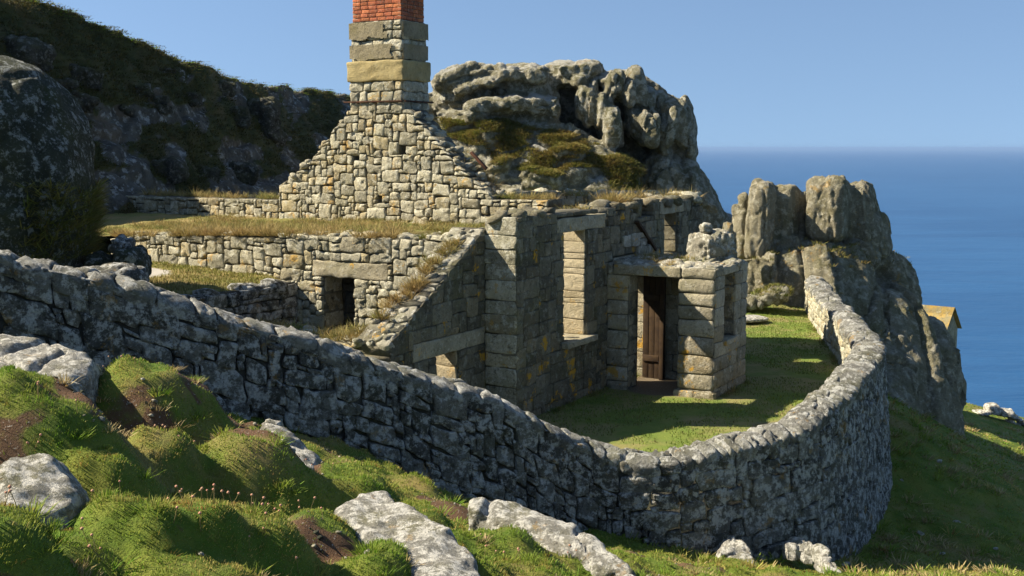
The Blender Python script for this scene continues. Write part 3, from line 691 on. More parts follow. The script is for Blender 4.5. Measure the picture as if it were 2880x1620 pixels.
Wn_ = np.gradient(WC[:, :2], axis=0); Wn_ /= np.linalg.norm(Wn_, axis=1)[:, None]; WN = np.c_[Wn_[:, 1], -Wn_[:, 0]]   # outward (right of travel)
def wall_at(s):
    s = np.clip(s, 0, WL); c = np.stack([np.interp(s, ss, WC[:, i]) for i in range(3)], -1); n = np.stack([np.interp(s, ss, WN[:, i]) for i in range(2)], -1); n /= np.linalg.norm(n, axis=-1)[..., None]
    return c, np.concatenate([n, np.zeros(n.shape[:-1]+(1,))], -1)
HWID = .23
s_turn = float(ss[np.argmax(WC[:, 0]-.18*WC[:, 1])])
# ================================================================== ground outside the wall
ctrl = [(-5.4, 11.6, 2.15), (-3.5, 12.4, 1.65), (-1.9, 13.0, .95), (-.3, 14.0, -.14), (1.4, 14.7, -.67), (3.0, 15.2, -1.1), (5, 16.8, -1.7), (6.5, 19.2, -1.85),
        (-3.04, 6.5, 2.0), (0, 8.5, 1.15), (2, 11, .15), (6.8, 14.5, -1.15), (10.2, 22, -2.4), (9.9, 26, -2.7), (8.3, 23.5, -1.15), (9.4, 27, -1.9), (12.4, 30, -3.5), (18.7, 46, -6.2), (21, 46, -6.8), (16, 34, -5.2), (26, 48, -8.2),
        (0, 0, 2.75), (-4, 2, 3.2), (4, 3, 1.7), (8, 6, .2), (-8, 9, 3.3), (-10, 14, 3.4), (-9, 19, 2.6), (14, 12, -2.6), (22, 20, -6), (30, 30, -10), (26, 40, -8.5),
        (-4, 15.5, 1.0), (-2, 16.5, .75), (0, 17, -.3), (3, 18.5, -.6), (3, 26, -.8), (-6, 24, 1.0), (6, 32, -.5), (14, 40, -4.5)]
ctrl = np.array(ctrl, float)
def _tps(r2): return .5*r2*np.log(r2+1e-9)
_A = ctrl[:, :2]; _n = len(_A); _K = _tps(((_A[:, None]-_A[None])**2).sum(-1))+np.eye(_n)*.02; _Pm = np.c_[np.ones(_n), _A]
_M = np.block([[_K, _Pm], [_Pm.T, np.zeros((3, 3))]]); _w = np.linalg.solve(_M, np.r_[ctrl[:, 2], 0, 0, 0])
def gbase(x, y):
    x = np.asarray(x, float).ravel(); y = np.asarray(y, float).ravel(); r = np.zeros(len(x))
    for i in range(0, len(x), 20000):
        q = np.c_[x[i:i+20000], y[i:i+20000]]; r[i:i+20000] = _tps(((q[:, None]-_A[None])**2).sum(-1))@_w[:_n]+_w[_n]+q@_w[_n+1:]
    return r
# hummocks: (photo pixel of the top, distance, radii, power)
dom = [(130, 1085, 8.3, .7, .55), (-60, 1085, 8.2, .55, .5), (430, 1038, 10.4, .55, .6), (540, 1075, 10.6, .35, .45), (716, 1222, 9.6, .5, .5), (300, 1275, 7.9, .36, .35), (400, 1412, 7.0, .5, .35), (560, 1425, 7.2, .4, .4), (716, 1450, 7.5, .38, .4), (900, 1458, 8.3, .34, .4), (1060, 1535, 7.9, .3, .35),
       (984, 1325, 10.3, .45, .5), (1185, 1422, 9.9, .28, .35), (20, 1440, 5.9, .3, .4), (640, 1180, 10.9, .5, .4), (440, 1215, 9., .35, .4), (1400, 1500, 9.5, .5, .5), (1640, 1590, 9.9, .35, .4), (230, 1500, 6.6, .3, .35), (520, 1550, 6.7, .5, .4), (1240, 1590, 8.4, .5, .4)]
D = []
for sx, sy, Y, rx, ry in dom:
    P = atY(sx, sy, Y); D.append((P[0], P[1], P[2], rx, ry))
Dh = [d[2]-gbase(d[0], d[1])[0] for d in D]
rr = np.random.default_rng(3); rnd_d = []
for i in range(420):
    x = rr.uniform(-7, 22); y = rr.uniform(5, 45); rad = rr.uniform(.2, .5)*(1+y*.012); rnd_d.append((x, y, rad, rr.uniform(.05, .2)*(1 if y < 13 else .7)))
for i in range(520):      # small cushions of thrift and moss
    y = rr.uniform(5, 13.5); x = rr.uniform(-.5*y-.5, .5*y+.5); rad = rr.uniform(.08, .2); rnd_d.append((x, y, rad, rad*rr.uniform(.3, .55)))
def ground_z(x, y, fine=True):
    x = np.asarray(x, float); y = np.asarray(y, float); sh = x.shape; x = x.ravel(); y = y.ravel()
    z = gbase(x, y); h = np.zeros(len(x))
    for (cx, cy, cz, rx, ry), hh in zip(D, Dh):
        r2 = ((x-cx)/rx)**2+((y-cy)/ry)**2; w = .22*n2(x*2.3, y*2.3, 8, 3)
        h = np.maximum(h, max(hh, .12)*(1-sstep(.35, 1.6, np.sqrt(r2)+w)))
    for cx, cy, rad, hh in rnd_d:
        m = (abs(x-cx) < rad*1.4) & (abs(y-cy) < rad*1.4)
        if m.any():
            r = np.sqrt((x[m]-cx)**2+(y[m]-cy)**2)/rad; h[m] = np.maximum(h[m], hh*(1-sstep(.1, 1.3, r)))
    z = z+h
    if fine:
        nr = sstep(19, 13, y); wx = .25*n2(x*2, y*2, 77, 2); z = z+(.05+.06*nr)*n2(x*2.4, y*2.4, 4, 5)+.03*n2(x*9, y*9, 6, 4)+(.03+.1*nr)*(.45-worley(np.stack([x*2.6+wx, y*2.6-wx, 0*x], -1), 4)[0])+.035*nr*(.45-worley(np.stack([x*7+wx, y*7, 0*x], -1), 14)[0])
    far = sstep(47, 60, y); z = z-far*(y-47)*.9
    return z.reshape(sh)
soils = [(760, 1230, 10.2, .55), (600, 1145, 11., .4), (870, 1540, 8., .3), (1120, 1500, 8.8, .3), (240, 1160, 8.6, .3), (350, 1130, 9.6, .5), (1900, 1560, 12.5, .8), (2000, 1580, 12.3, .6), (700, 1300, 9.9, .3), (950, 1560, 8, .25)]
SO = [(*atY(a, b, Y)[:2], r) for a, b, Y, r in soils]
def soil(x, y):
    s = np.zeros(np.shape(x))
    for cx, cy, r in SO: s = np.maximum(s, 1-sstep(.35, 1.3, np.sqrt((x-cx)**2+((y-cy)*.8)**2)/r))
    near = sstep(14.5, 12, y)*sstep(2.5, .5, x)
    return np.clip(s*(.75+.9*n2(x*2.4, y*2.4, 15, 4))+near*.7*sstep(.12, .32, n2(x*1.5, y*1.9, 112, 5))+.4*np.maximum(0, n2(x*1.1, y*1.1, 12, 4)-.12), 0, 1)
xs = np.concatenate([np.arange(-30, -7, .8), np.arange(-7, 9, .085), np.arange(9, 24, .3), np.arange(24, 60, 1.5)])
ys = np.concatenate([np.arange(-6, 4.5, .5), np.arange(4.5, 19, .085), np.arange(19, 50, .3), np.arange(50, 90, 2.)])
X, Y = np.meshgrid(xs, ys, indexing='ij'); Zg = ground_z(X, Y)
mb = MB(); mb.add(np.c_[X.ravel(), Y.ravel(), Zg.ravel()], [grid(len(xs), len(ys))[:, ::-1] if False else grid(len(xs), len(ys))], 0, soil(X, Y).ravel())
tag(mb.build('ground', M_turf), kind='structure')
def gnormal(x, y, e=.06):
    zx = (ground_z(x+e, y)-ground_z(x-e, y))/(2*e); zy = (ground_z(x, y+e)-ground_z(x, y-e))/(2*e)
    n = np.stack([-zx, -zy, np.ones(len(x))], 1); return n/np.linalg.norm(n, axis=1)[:, None]
# ================================================================== boundary wall
mb = MB()
def mapO(q):       # outer face: battered, follows the path
    c, n = wall_at(q[:, 0]); f = HWID+.09*np.maximum(0, -q[:, 1])
    return np.c_[(c+n*(f+q[:, 2])[:, None])[:, :2], c[:, 2]+q[:, 1]]
def mapI(q):
    c, n = wall_at(q[:, 0]); return np.c_[(c-n*(HWID+q[:, 2])[:, None])[:, :2], c[:, 2]+q[:, 1]]
def mapC(q):       # rounded coping over the head of the wall
    c, n = wall_at(q[:, 0]); return np.c_[(c+n*(q[:, 1]*1.08+q[:, 2]*np.sign(q[:, 1])*.35*(abs(q[:, 1])/.3))[:, None])[:, :2], c[:, 2]+.03-.13*(q[:, 1]/.3)**2+q[:, 2]+.05*np.sin(q[:, 0]*2.3)*np.sin(q[:, 0]*.9+1)]
SR = float(WL)
sg = np.linspace(0, WL, 300); cg, ng = wall_at(sg)
Hs = cg[:, 2]-ground_z(cg[:, 0]+ng[:, 0]*.4, cg[:, 1]+ng[:, 1]*.4)
hs = np.clip(Hs, .5, 3.2)+.15
smax = s_turn+1.5
s1_ = float(sg[np.argmin(np.abs(cg[:, 0]-2.2)+(sg > s_turn)*99)])
for p in snecked(s1_, smax, -3.3, -.02, .12, (), lambda s, h: -h < np.interp(s, sg, hs)+.15, ((2, 6), (2, 3)), .04, .9, .016, .15):
    stone(mb, p, mapO, d=.02, bulge=.006, r1=.08, gap=.004, rough=.024, back=.1)
for p in snecked(0, s1_, -3.3, -.02, .085, (), lambda s, h: -h < np.interp(s, sg, hs)+.15, ((2, 6), (2, 4)), .05, 1.1, .016, .25):
    stone(mb, p, mapO, d=.026, bulge=.01, r1=.1, gap=.005, rough=.03, back=.1)
# inner face where the courtyard lies lower than the wall head
ia = float(np.interp(.3, [0, 1], [0, 1]))
i0 = float(sg[np.argmin(np.abs(cg[:, 0]-.4)+(sg > s_turn)*99)])
lay(mb, coursed(i0, WL, -1.0, -.02, (.17, .3), (.25, .55), (), None, .25, .03, .05), mapI, **dict(RUB, mat=2))
# core
nC = 300; sc = np.linspace(0, WL, nC); c, n = wall_at(sc)
prof = [(HWID-.03, -.06), (HWID+.2, -3.4), (-HWID+.03, -3.4), (-HWID+.03, -.06)]
V4 = np.stack([np.c_[(c+n*a)[:, :2], c[:, 2]+z] for a, z in prof], 1).reshape(-1, 3)
i = np.arange(nC-1)[:, None]*4+np.arange(4)[None]; j = np.arange(nC-1)[:, None]*4+(np.arange(4)[None]+1) % 4
mb.add(V4, [np.stack([i, j, j+4, i+4], -1).reshape(-1, 4)], 1, .4)
bw = mb.build('boundary_wall', [M_rubble, M_core, M_gable])
tag(bw, 'long curved dry stone wall of grey lichened granite sweeping round the courtyard', 'stone wall')
mb = MB()
s1_ = float(sg[np.argmin(np.abs(cg[:, 0]-2.2)+(sg > s_turn)*99)])
pts, rs = darts(0, s1_, -.27, .27, .09, .26, .8, 3000, 1.3, .8)
for p in voronoi(pts, [r*.5 for r in rs], (0, s1_, -.27, .27), .8):
    if p is not None: stone(mb, p, mapC, d=.035, bulge=.018, r1=.13, gap=.003, rough=.03, back=.12)
s = s1_      # upright cope stones round the bend
while s < WL:
    w = .1+.13*rng.random(); a = (rng.random()-.5)*.06
    if s > s_turn+.8: w *= 1.9
    hh = .255+.03*rng.random(); sp = rng.random() < .55; m = (rng.random()-.5)*.2
    for lo, hi in (((-hh, m), (m, hh)) if sp else ((-hh, hh),)):
        stone(mb, [[s+a, lo], [s+w+a, lo], [s+w-a, hi], [s-a, hi]], mapC, d=.03+.035*rng.random(), bulge=.025, r1=.15, gap=.004, rough=.035, back=.14)
    s += w
o = mb.build('coping', M_cope, bw)
tag(o, 'rounded coping stones with pale lichen')
# ================================================================== courtyard and terraces
inner = [tuple((wall_at(np.array([s]))[0][0])[:2]) for s in np.linspace(i0-1.2, WL, 120)]
poly = inner+[(9.5, 36), (3.5, 36), tuple(H(FL, -.05, 0)[:2]), tuple(H(0, .1, 0)[:2]), tuple(H(-1.6, .6, 0)[:2])]
cin = inpoly(poly)
xs = np.arange(-3, 10.5, .1); ys = np.arange(13, 37, .1); X, Y = np.meshgrid(xs, ys, indexing='ij')
def court_z(x, y): return .035*n2(x*.8, y*.8, 3, 4)+.012*n2(x*6, y*6, 5, 3)+.5*sstep(28.5, 33.5, y)*sstep(9, 5, x)
fc = grid(len(xs), len(ys)); P = np.c_[X.ravel(), Y.ravel(), court_z(X, Y).ravel()]; c = P[fc].mean(1)
k = np.array([cin(x, y) for x, y in c[:, :2]])
worn = np.clip(1-sstep(.2, 1.1, np.sqrt((P[:, 0]-4.3)**2*.6+((P[:, 1]-17.6)/1.5)**2))+.0, 0, 1)*.62+.4*(1-sstep(0, .9, np.sqrt(((P[:, 0]-1.0)/2)**2+((P[:, 1]-15.6)/.6)**2)))
po = H(UP+.8, -1.0, 0); worn = np.maximum(worn, .8*(1-sstep(.8, 1.4, np.sqrt(((P[:, :2]-po[:2])**2).sum(1)))))
mb = MB(); mb.add(P, [fc[k]], 0, worn); tag(mb.build('courtyard', M_lawn), kind='structure')
COURT = (P[fc[k]].mean(1))
# inside the house, a rough earth floor
mb = MB(); g = np.linspace(0, 1, 30); A, B = np.meshgrid(-.2+g*8.5, .02+g*5.5, indexing='ij'); mb.add(H(A.ravel(), B.ravel(), .03+.05*n2(A.ravel()*2, B.ravel()*2, 3)), [grid(30, 30)], 0, .6); tag(mb.build('cottage_floor', M_lawn), kind='structure')
# grass bank between front wall and gable
mb = MB(); n = 60; A, B = np.meshgrid(np.linspace(.25, UG+.05, 40), np.linspace(2.6, b9, 90), indexing='ij')
bank_z = lambda u, b: ttop(b)-.04+(pu(1000, 617, UG)[1]-ttop(b))*sstep(.5, UG, u)
zt_ = bank_z(A, B)+.07*n2(A*2, B*2, 9); zt_ -= 3.1*sstep(3.3, 2.7, B)
mb.add(H(A.ravel(), B.ravel(), zt_.ravel()), [grid(40, 90)], 0, 0.); tag(mb.build('grass_bank', M_terrace), kind='structure')
# terrace in front of the door wall, with its retaining wall
TZ = 2.12; tb = pu(842, 812, 0)[0]
A, B = np.meshgrid(np.linspace(-6, .05, 60), np.linspace(tb+.12, 10.5, 60), indexing='ij')
zt2 = TZ+.05*n2(A*1.3, B*1.3, 2)+.02*n2(A*6, B*6, 3)-.14*sstep(tb+.6, tb+.1, B)+.04*(B-tb)
wt = .95*(1-sstep(.35, 1.1, np.sqrt(((A+1.3)/.9)**2+((B-7.6)/1.5)**2)))
mb = MB(); mb.add(H(A.ravel(), B.ravel(), zt2.ravel()), [grid(60, 60)], 0, wt.ravel()); tag(mb.build('terrace', M_terrace), kind='structure')
mb = MB(); lay(mb, coursed(-6, -.02, .3, TZ-.05, (.2, .34), (.28, .6), (), None, .1, .02, .03), mapB(tb+.05), core=.4, **RUB)
for i in range(26): r = .07+.1*rng.random(); lump(mb, H(-6*rng.random(), tb+.1+.25*rng.random(), TZ-.08), (r*1.5, r*1.2, r*.8))
rw = mb.build('retaining_wall', [M_rubble, M_core]); tag(rw, 'low stone retaining wall in shade holding up the grassy terrace beside the small doorway', 'stone wall')
# ================================================================== single-mesh rocks
def rock_thing(name, P, Q, m, label, cat, group=None, kind=None, rv=.3):
    base = P.mean(0); base[2] = P[:, 2].min(); mb = MB(); mb.add(P-base, [Q], 0, rv); o = mb.build(name, m); o.location = base
    return tag(o, label, cat, group, kind)
def slab(name, tops, depth, vox, label, thick=.35, push=.25, m=None, disp=((1.6, .1, 4), (6, .035, 4)), crack=((1.6, .06, .08),), seed=1, sm=2):
    """boulder from its crest points (sx, sy, Y): hull of the crest, a pushed-back copy and a sunk copy"""
    pts = [atY(*t) for t in tops]; allp = []
    for p in pts: allp += [p, p+[0, depth, -push], p+[0, depth*.4, .02], p+[0, -.06, -thick], p+[0, depth, -thick-push]]
    bm = bmesh.new(); [bm.verts.new(p) for p in allp]; r = bmesh.ops.convex_hull(bm, input=bm.verts); bmesh.ops.delete(bm, geom=[e for e in r['geom_interior'] if isinstance(e, bmesh.types.BMVert)], context='VERTS')
    bmesh.ops.triangulate(bm, faces=bm.faces[:]); bm.verts.index_update(); Vv = np.array([v.co[:] for v in bm.verts]); T = np.array([[v.index for v in f.verts] for f in bm.faces]); bm.free()
    P, N, Q = fuse(Vv, T, vox, sm)
    Dp = np.zeros(len(P))
    for f, a, o in disp: Dp += a*fbm(P*f, seed+int(f*7), o)
    for f, a, w in crack: F1, F2 = worley(P*f+.3*vn(P*f*2, 4)[:, None], seed); Dp -= a*np.exp(-((F2-F1)/w)**2)
    return rock_thing(name, P+N*Dp[:, None], Q, m or M_boulder, label, 'boulder', 'boulders in the foreground grass')
slab('boulder', [(945, 1460, 8.9), (1010, 1412, 9.3), (1080, 1402, 9.4), (1150, 1450, 9.0), (1250, 1510, 8.5), (1330, 1590, 8.1), (1370, 1660, 7.7), (1200, 1660, 7.5)], .3, .028, 'long pale lichened granite slab at the bottom centre, nearest to the camera', .4, .3, seed=2, crack=(), disp=((1.1, .09, 4), (4.5, .05, 5), (14, .012, 3)))
slab('boulder', [(1322, 1425, 10.3), (1345, 1412, 10.5), (1440, 1425, 10.5), (1560, 1478, 10.2), (1680, 1545, 9.7), (1760, 1600, 9.4), (1790, 1650, 9.2)], .3, .03, 'long ridge of cracked granite lying behind the nearest slab, below the curved wall', .3, .2, seed=5, crack=((1.1, .05, .05),), disp=((1.1, .07, 4), (4.5, .05, 5), (14, .012, 3)))
slab('boulder', [(-60, 950, 10.2), (60, 965, 10.2), (190, 1000, 10), (245, 1030, 9.9), (235, 1080, 9.6), (60, 1100, 9.2), (-60, 1090, 9.2)], .5, .035, 'flat speckled grey slab at the left edge below the wall', .3, .2, seed=8)
slab('boulder', [(5, 1310, 7.1), (70, 1294, 7.2), (120, 1306, 7.15), (175, 1356, 7.05), (210, 1410, 6.95), (150, 1440, 6.8), (20, 1430, 6.7)], .35, .022, 'rounded blue-grey boulder among green cushions at lower left', .2, .12, crack=(), disp=((1.8, .12, 4), (6, .03, 4)), seed=11, sm=8)
slab('boulder', [(740, 1190, 10.8), (780, 1185, 10.9), (830, 1240, 10.6), (885, 1300, 10.3), (880, 1330, 10.1), (800, 1300, 10)], .3, .03, 'grey boulder half buried in turf where the bank meets the wall', .25, .1, seed=13)
slab('boulder', [(2020, 1552, 14.4), (2055, 1512, 14.7), (2075, 1514, 14.7), (2130, 1552, 14.4), (2128, 1566, 14.3)], .3, .028, 'small pointed boulder at the foot of the curved wall', .2, .1, seed=17)
slab('boulder', [(2208, 1536, 14.8), (2228, 1522, 15.0), (2268, 1524, 15.0), (2290, 1548, 14.7)], .22, .028, 'small rounded stone beside the slanting white one by the wall foot', .2, .1, seed=19)
slab('boulder', [(2268, 1520, 14.5), (2290, 1525, 14.5), (2340, 1570, 13.7), (2375, 1615, 13.1), (2350, 1625, 13)], .2, .03, 'slanting white stone at the bottom right beneath the wall', .12, .1, seed=23)
# ================================================================== tor, pillars and cliff
def ztor(x, z, rx, rz, Y, **k): return pxlump(1200+x/2.787, 140+z/2.787, rx/2.787, rz/2.787, Y, **k)
def hullz(pts, Y, bulge=.8, back=3.2, y2=None):
    pts = np.array(pts, float); c = pts.mean(0); lo, hi = pts[:, 1].min(), pts[:, 1].max()
    yy = lambda z: Y if y2 is None else Y+(y2-Y)*(z-lo)/(hi-lo)
    f = [atY(1200+x/2.787, 140+z/2.787, yy(z)) for x, z in pts]
    g = [atY(1200+x/2.787, 140+z/2.787, yy(z)-bulge) for x, z in c+(pts-c)*.62]
    return f+g+[p+[0, back, 0] for p in f]
HT = [hullz([(30, 250), (110, 170), (230, 118), (370, 112), (540, 120), (560, 330), (560, 540), (150, 500), (50, 470)], 41),
      hullz([(520, 120), (640, 92), (850, 92), (940, 125), (990, 220), (1050, 360), (1050, 560), (560, 560), (500, 300)], 40.8),
      hullz([(930, 110), (1100, 72), (1270, 62), (1380, 105), (1400, 165), (1330, 240), (1230, 330), (1020, 320), (960, 220)], 41.2, .7),
      hullz([(1040, 320), (1330, 240), (1230, 620), (1060, 580)], 42, .2),
      hullz([(1170, 300), (1330, 220), (1340, 420), (1330, 640), (1230, 520)], 40.7, .6), hullz([(1320, 225), (1460, 145), (1530, 160), (1570, 420), (1520, 420), (1400, 340)], 41, .7),
      hullz([(1330, 340), (1440, 340), (1545, 560), (1545, 760), (1410, 795), (1330, 650)], 40.3, .7),
      hullz([(1570, 210), (1605, 122), (1680, 120), (1735, 220), (1800, 370), (1800, 560), (1560, 450), (1540, 300)], 41.2, .9),
      hullz([(1560, 440), (1800, 500), (1865, 740), (1690, 760), (1570, 640)], 40.6, .6),
      hullz([(1790, 340), (1830, 322), (1970, 358), (2045, 370), (2090, 450), (2115, 600), (2138, 880), (2105, 930), (1870, 760), (1810, 520)], 41.3, .8),
      hullz([(1640, 1300), (1680, 930), (1800, 760), (1880, 750), (2110, 900), (2160, 1010), (2210, 1190), (2300, 1340), (2440, 1430), (2440, 1700), (1640, 1700)], 41, .9, 3.2, 40.2),
      hullz([(60, 470), (420, 480), (1050, 560), (1230, 630), (1400, 790), (1700, 930), (1680, 1400), (300, 1400), (230, 700)], 40.0, .3, 4, 37.2),
      hullz([(60, 260), (240, 135), (640, 115), (1000, 130), (1080, 700), (1060, 1300), (100, 1300)], 42.3, .3), hullz([(960, 130), (1100, 95), (1280, 85), (1390, 150), (1500, 700), (1500, 1300), (900, 1300)], 42.3, .3),
      hullz([(1250, 240), (1470, 165), (1640, 150), (1740, 300), (1900, 380), (2040, 410), (2110, 880), (2130, 1300), (1200, 1300)], 42.4, .3),
      hullz([(-250, 330), (40, 330), (200, 600), (330, 1400), (-400, 1400)], 42, .4)]
L = [ztor(x, z, rx, rz, Y, ry=ry, tilt=t, p=2.8) for x, z, rx, rz, Y, ry, t in [(640, 195, 120, 85, 40.2, .8, 3), (850, 200, 125, 95, 40.3, .8, 6), (500, 262, 80, 46, 39.8, .5, -8), (230, 215, 190, 75, 40.6, .8, -22), (420, 200, 130, 60, 40.5, .8, -14), (340, 300, 150, 52, 40.1, .6, -18),
     (1190, 250, 62, 48, 40.7, .6, 5), (1455, 610, 80, 175, 39.5, .7, 3), (1365, 480, 48, 150, 39.8, .6, 6), (1275, 460, 46, 150, 40, .6, 5), (1215, 420, 42, 130, 40.2, .6, 5), (1705, 610, 36, 140, 39.9, .5, 2), (1775, 620, 60, 140, 40, .6, 5), (1470, 270, 66, 120, 40.5, .6, 12), (1590, 350, 40, 100, 40.3, .5, 5), (1900, 620, 60, 190, 40.5, .7, 10),
     (520, 440, 240, 85, 39.8, .8, -8), (390, 480, 110, 95, 39.4, .6, -20), (650, 430, 130, 80, 39.6, .7, 6), (860, 440, 110, 95, 40., .7, 5), (990, 470, 60, 110, 40, .6, 0),
     (450, 760, 110, 200, 39.3, .6, 12), (900, 1040, 170, 100, 38, .6, 8), (1120, 820, 130, 90, 38.8, .6, 8), (1400, 960, 60, 90, 38.7, .4, -8), (1300, 1060, 40, 40, 38.2, .3, 0), (560, 900, 110, 60, 38.5, .5, 0), (1180, 980, 130, 90, 38.4, .5, 0),
     (1300, 2300, 1300, 1050, 43.5, 3., 0), (2150, 2100, 420, 850, 42, 2., 8)]]
hz_ = float(atY(1600, 430, 40)[2]); tx0 = float(atY(1600, 300, 41)[0])
P, Q = fused_rock(L, .06, ((.8, .05, 4), (2.2, .04, 6), (6, .04, 5)), None, 0, 5, (1.2, 1.2, .6), HT,
    [((.9, .7, .25), .2, .045, .12, 3, lambda p: sstep(tx0-.3, tx0+.4, p[:, 0])), ((.45, .5, .85), .16, .05, .1, 8, lambda p: sstep(tx0+.4, tx0-.3, p[:, 0])), ((2.1, 1.6, 1.3), .05, .05, .03, 12, None)])
tor = rock_thing('rock_outcrop', P, Q, M_tor, 'great granite tor with rounded vertical joints behind the chimney, white on its crest', 'rock outcrop')
TORP, TORQ = P, Q
def zc4(x, y, rx, rz, Y, **k): return pxlump(1950+x/1.704, 400+y/1.704, rx/1.704, rz/1.704, Y, **k)
def pillar(lumps, label, seed, tw=.3):
    L = [zc4(x, y, rx, rz, Y, ry=ry, tilt=t, p=5., yaw=yw) for x, y, rx, rz, Y, ry, t, yw in lumps]
    P, Q = fused_rock(L, .05, ((.8, .08, 4), (2.6, .06, 5), (8, .035, 4)), None, 1, seed, (1.4, 1.4, .3), (), [((1.3, 1.0, .14), .09, .045, .045, seed, None), ((3., 2.4, .8), .04, .06, .03, 15, None)])
    return rock_thing('rock_pillar', P, Q, M_cliff, label, 'rock pillar', 'rock pillars above the courtyard')
pillar([(330, 350, 62, 165, 33, .75, 2, -25), (430, 360, 75, 160, 33.6, .8, 0, -25), (500, 390, 45, 150, 34, .6, -2, -20), (310, 500, 60, 60, 32.8, .6, 0, -20), (420, 500, 110, 60, 33.4, .7, 0, -20)], 'broad weathered granite pillar on the left of the two tallest ones, furrowed down its face', 3)
pillar([(650, 320, 95, 155, 33, .65, 1, -30), (640, 230, 85, 70, 33.1, .6, -4, -30), (800, 350, 75, 160, 33.6, .8, -8, -30), (860, 450, 70, 110, 33.8, .8, -14, -30)], 'tallest smooth granite pillar with a flat sunlit face, rightmost of the row', 6)
pillar([(228, 420, 36, 100, 33.6, .4, 4, 10), (240, 300, 24, 50, 33.7, .3, 0, 0), (198, 325, 14, 25, 33.6, .2, 0, 0), (225, 500, 40, 50, 33.4, .4, 0, 0)], 'slim broken granite pillar left of the two broad ones', 9)
pillar([(165, 425, 26, 48, 31.5, .3, 5, 0), (180, 490, 30, 70, 31.6, .3, 0, 0)], 'small dark pointed stone leaning beside the porch rubble', 12)
def hull4(pts, back=2.6):
    f = [atY(1950+x/1.704, 400+y/1.704, Y) for x, y, Y in pts]; return f+[p+[.25, back, 0] for p in f]
HU = [hull4([(235, 560, 32.2), (388, 540, 31.7), (405, 700, 31.4), (300, 740, 31.8), (225, 740, 32.2)]),
      hull4([(378, 535, 32.5), (480, 528, 32.2), (600, 492, 31.9), (650, 492, 31.8), (690, 660, 31.3), (740, 880, 30.6), (560, 830, 31.3), (440, 800, 31.9), (385, 690, 32.3)]),
      hull4([(655, 492, 32.2), (880, 490, 33.2), (905, 640, 32.7), (935, 900, 31.5), (900, 1010, 30.8), (850, 1020, 30.6), (735, 870, 31.0), (665, 620, 31.9)]),
      hull4([(860, 500, 33.5), (985, 545, 33.9), (1040, 585, 34.1), (1062, 690, 33.8), (1095, 760, 33.6), (1050, 1000, 32.2), (935, 900, 32), (890, 640, 33)]),
      hull4([(940, 715, 32.2), (1010, 690, 32.6), (1085, 760, 32.4), (1150, 900, 32), (1180, 1080, 31.2), (1190, 1300, 30.4), (1000, 1250, 29.8), (935, 960, 31.0)]),
      hull4([(850, 1010, 30.6), (935, 960, 30.9), (1010, 1030, 30.4), (1090, 1060, 30.5), (1150, 1420, 29.4), (980, 1360, 28.9), (890, 1240, 29.2)]),
      hull4([(1100, 840, 33.2), (1145, 870, 33), (1215, 900, 33), (1285, 1000, 32.6), (1322, 1180, 32.2), (1322, 1250, 32), (1298, 1300, 31.9), (1180, 1300, 31.4), (1140, 1000, 32)], 1.8),
      hull4([(1100, 1050, 31), (1200, 1150, 31), (1290, 1280, 31.3), (1315, 1560, 30.6), (1150, 1560, 29.4), (1090, 1400, 29.8)], 2)]
L = [zc4(750, 880, 180, 330, 35, ry=1.5, tilt=-14, p=5)]
P, Q = fused_rock(L, .065, ((.6, .08, 4), (2.0, .07, 6), (6, .05, 5)), ((.9, .04, .03),), 0, 8, (1.3, 1.3, .3), HU, [((.85, .6, .2), .28, .04, .13, 5, None), ((2.0, 1.6, .6), .08, .05, .04, 15, None)])
cave = atY(1950+965/1.704, 400+655/1.704, 32.6); dd = np.sqrt((((P-cave)/[.38, .8, .3])**2).sum(1)); P = P+np.array([-.25, 1., -.05])*(1.0*np.exp(-dd**2*1.1))[:, None]
cliff = rock_thing('cliff', P, Q, M_cliff, None, None, None, 'structure'); CLP, CLQ = P, Q
# low stony ledge at the back of the courtyard
L = [zc4(x, y, rx, rz, 30.6, ry=.5, p=3.5) for x, y, rx, rz in ((290, 760, 50, 40), (350, 745, 60, 40), (400, 725, 40, 40), (240, 770, 40, 32))]
P, Q = fused_rock(L, .05, ((1.2, .12, 4), (5, .05, 4)), ((2.2, .08, .12),), 2, 4)
rock_thing('rock_ledge', P, Q, M_tor, 'low rocky ledge with a grassy top at the far end of the courtyard', 'rock ledge')
LEDGE = P
p = atZ(1950+270/1.704, 400+845/1.704, .12); lm = [(p, (.45, .4, .07), (0, 0, .3), 3)]; P, Q = fused_rock(lm, .03, ((2, .04, 3),), None, 2, 4); rock_thing('flat_stone', P, Q, M_boulder, 'pale flat stone lying on the lawn behind the porch', 'stone')
# ================================================================== left hillside
ab = np.linspace(0, 1, 220); vb = np.linspace(0, 1, 170)
rid = [(-420, -230, 24.5), (-50, -40, 27.5), (120, 5, 28.5), (280, 65, 30), (430, 130, 32), (560, 190, 34), (760, 243, 40), (900, 262, 45), (985, 270, 48), (1180, 330, 52)]
bot = [(-420, 720, 18.5), (-50, 690, 20.5), (130, 630, 22.5), (280, 600, 24.5), (420, 590, 26), (560, 585, 28.5), (760, 570, 32), (900, 560, 35), (985, 555, 37), (1180, 540, 40)]
rid = [(a, b, c*1.16) for a, b, c in rid]; bot = [(a, b, c*(1.05 if a < 0 else 1.17)) for a, b, c in bot]
r3 = np.array([atY(*q) for q in rid]); b3 = np.array([atY(*q) for q in bot]); kk = np.linspace(0, 1, len(rid))
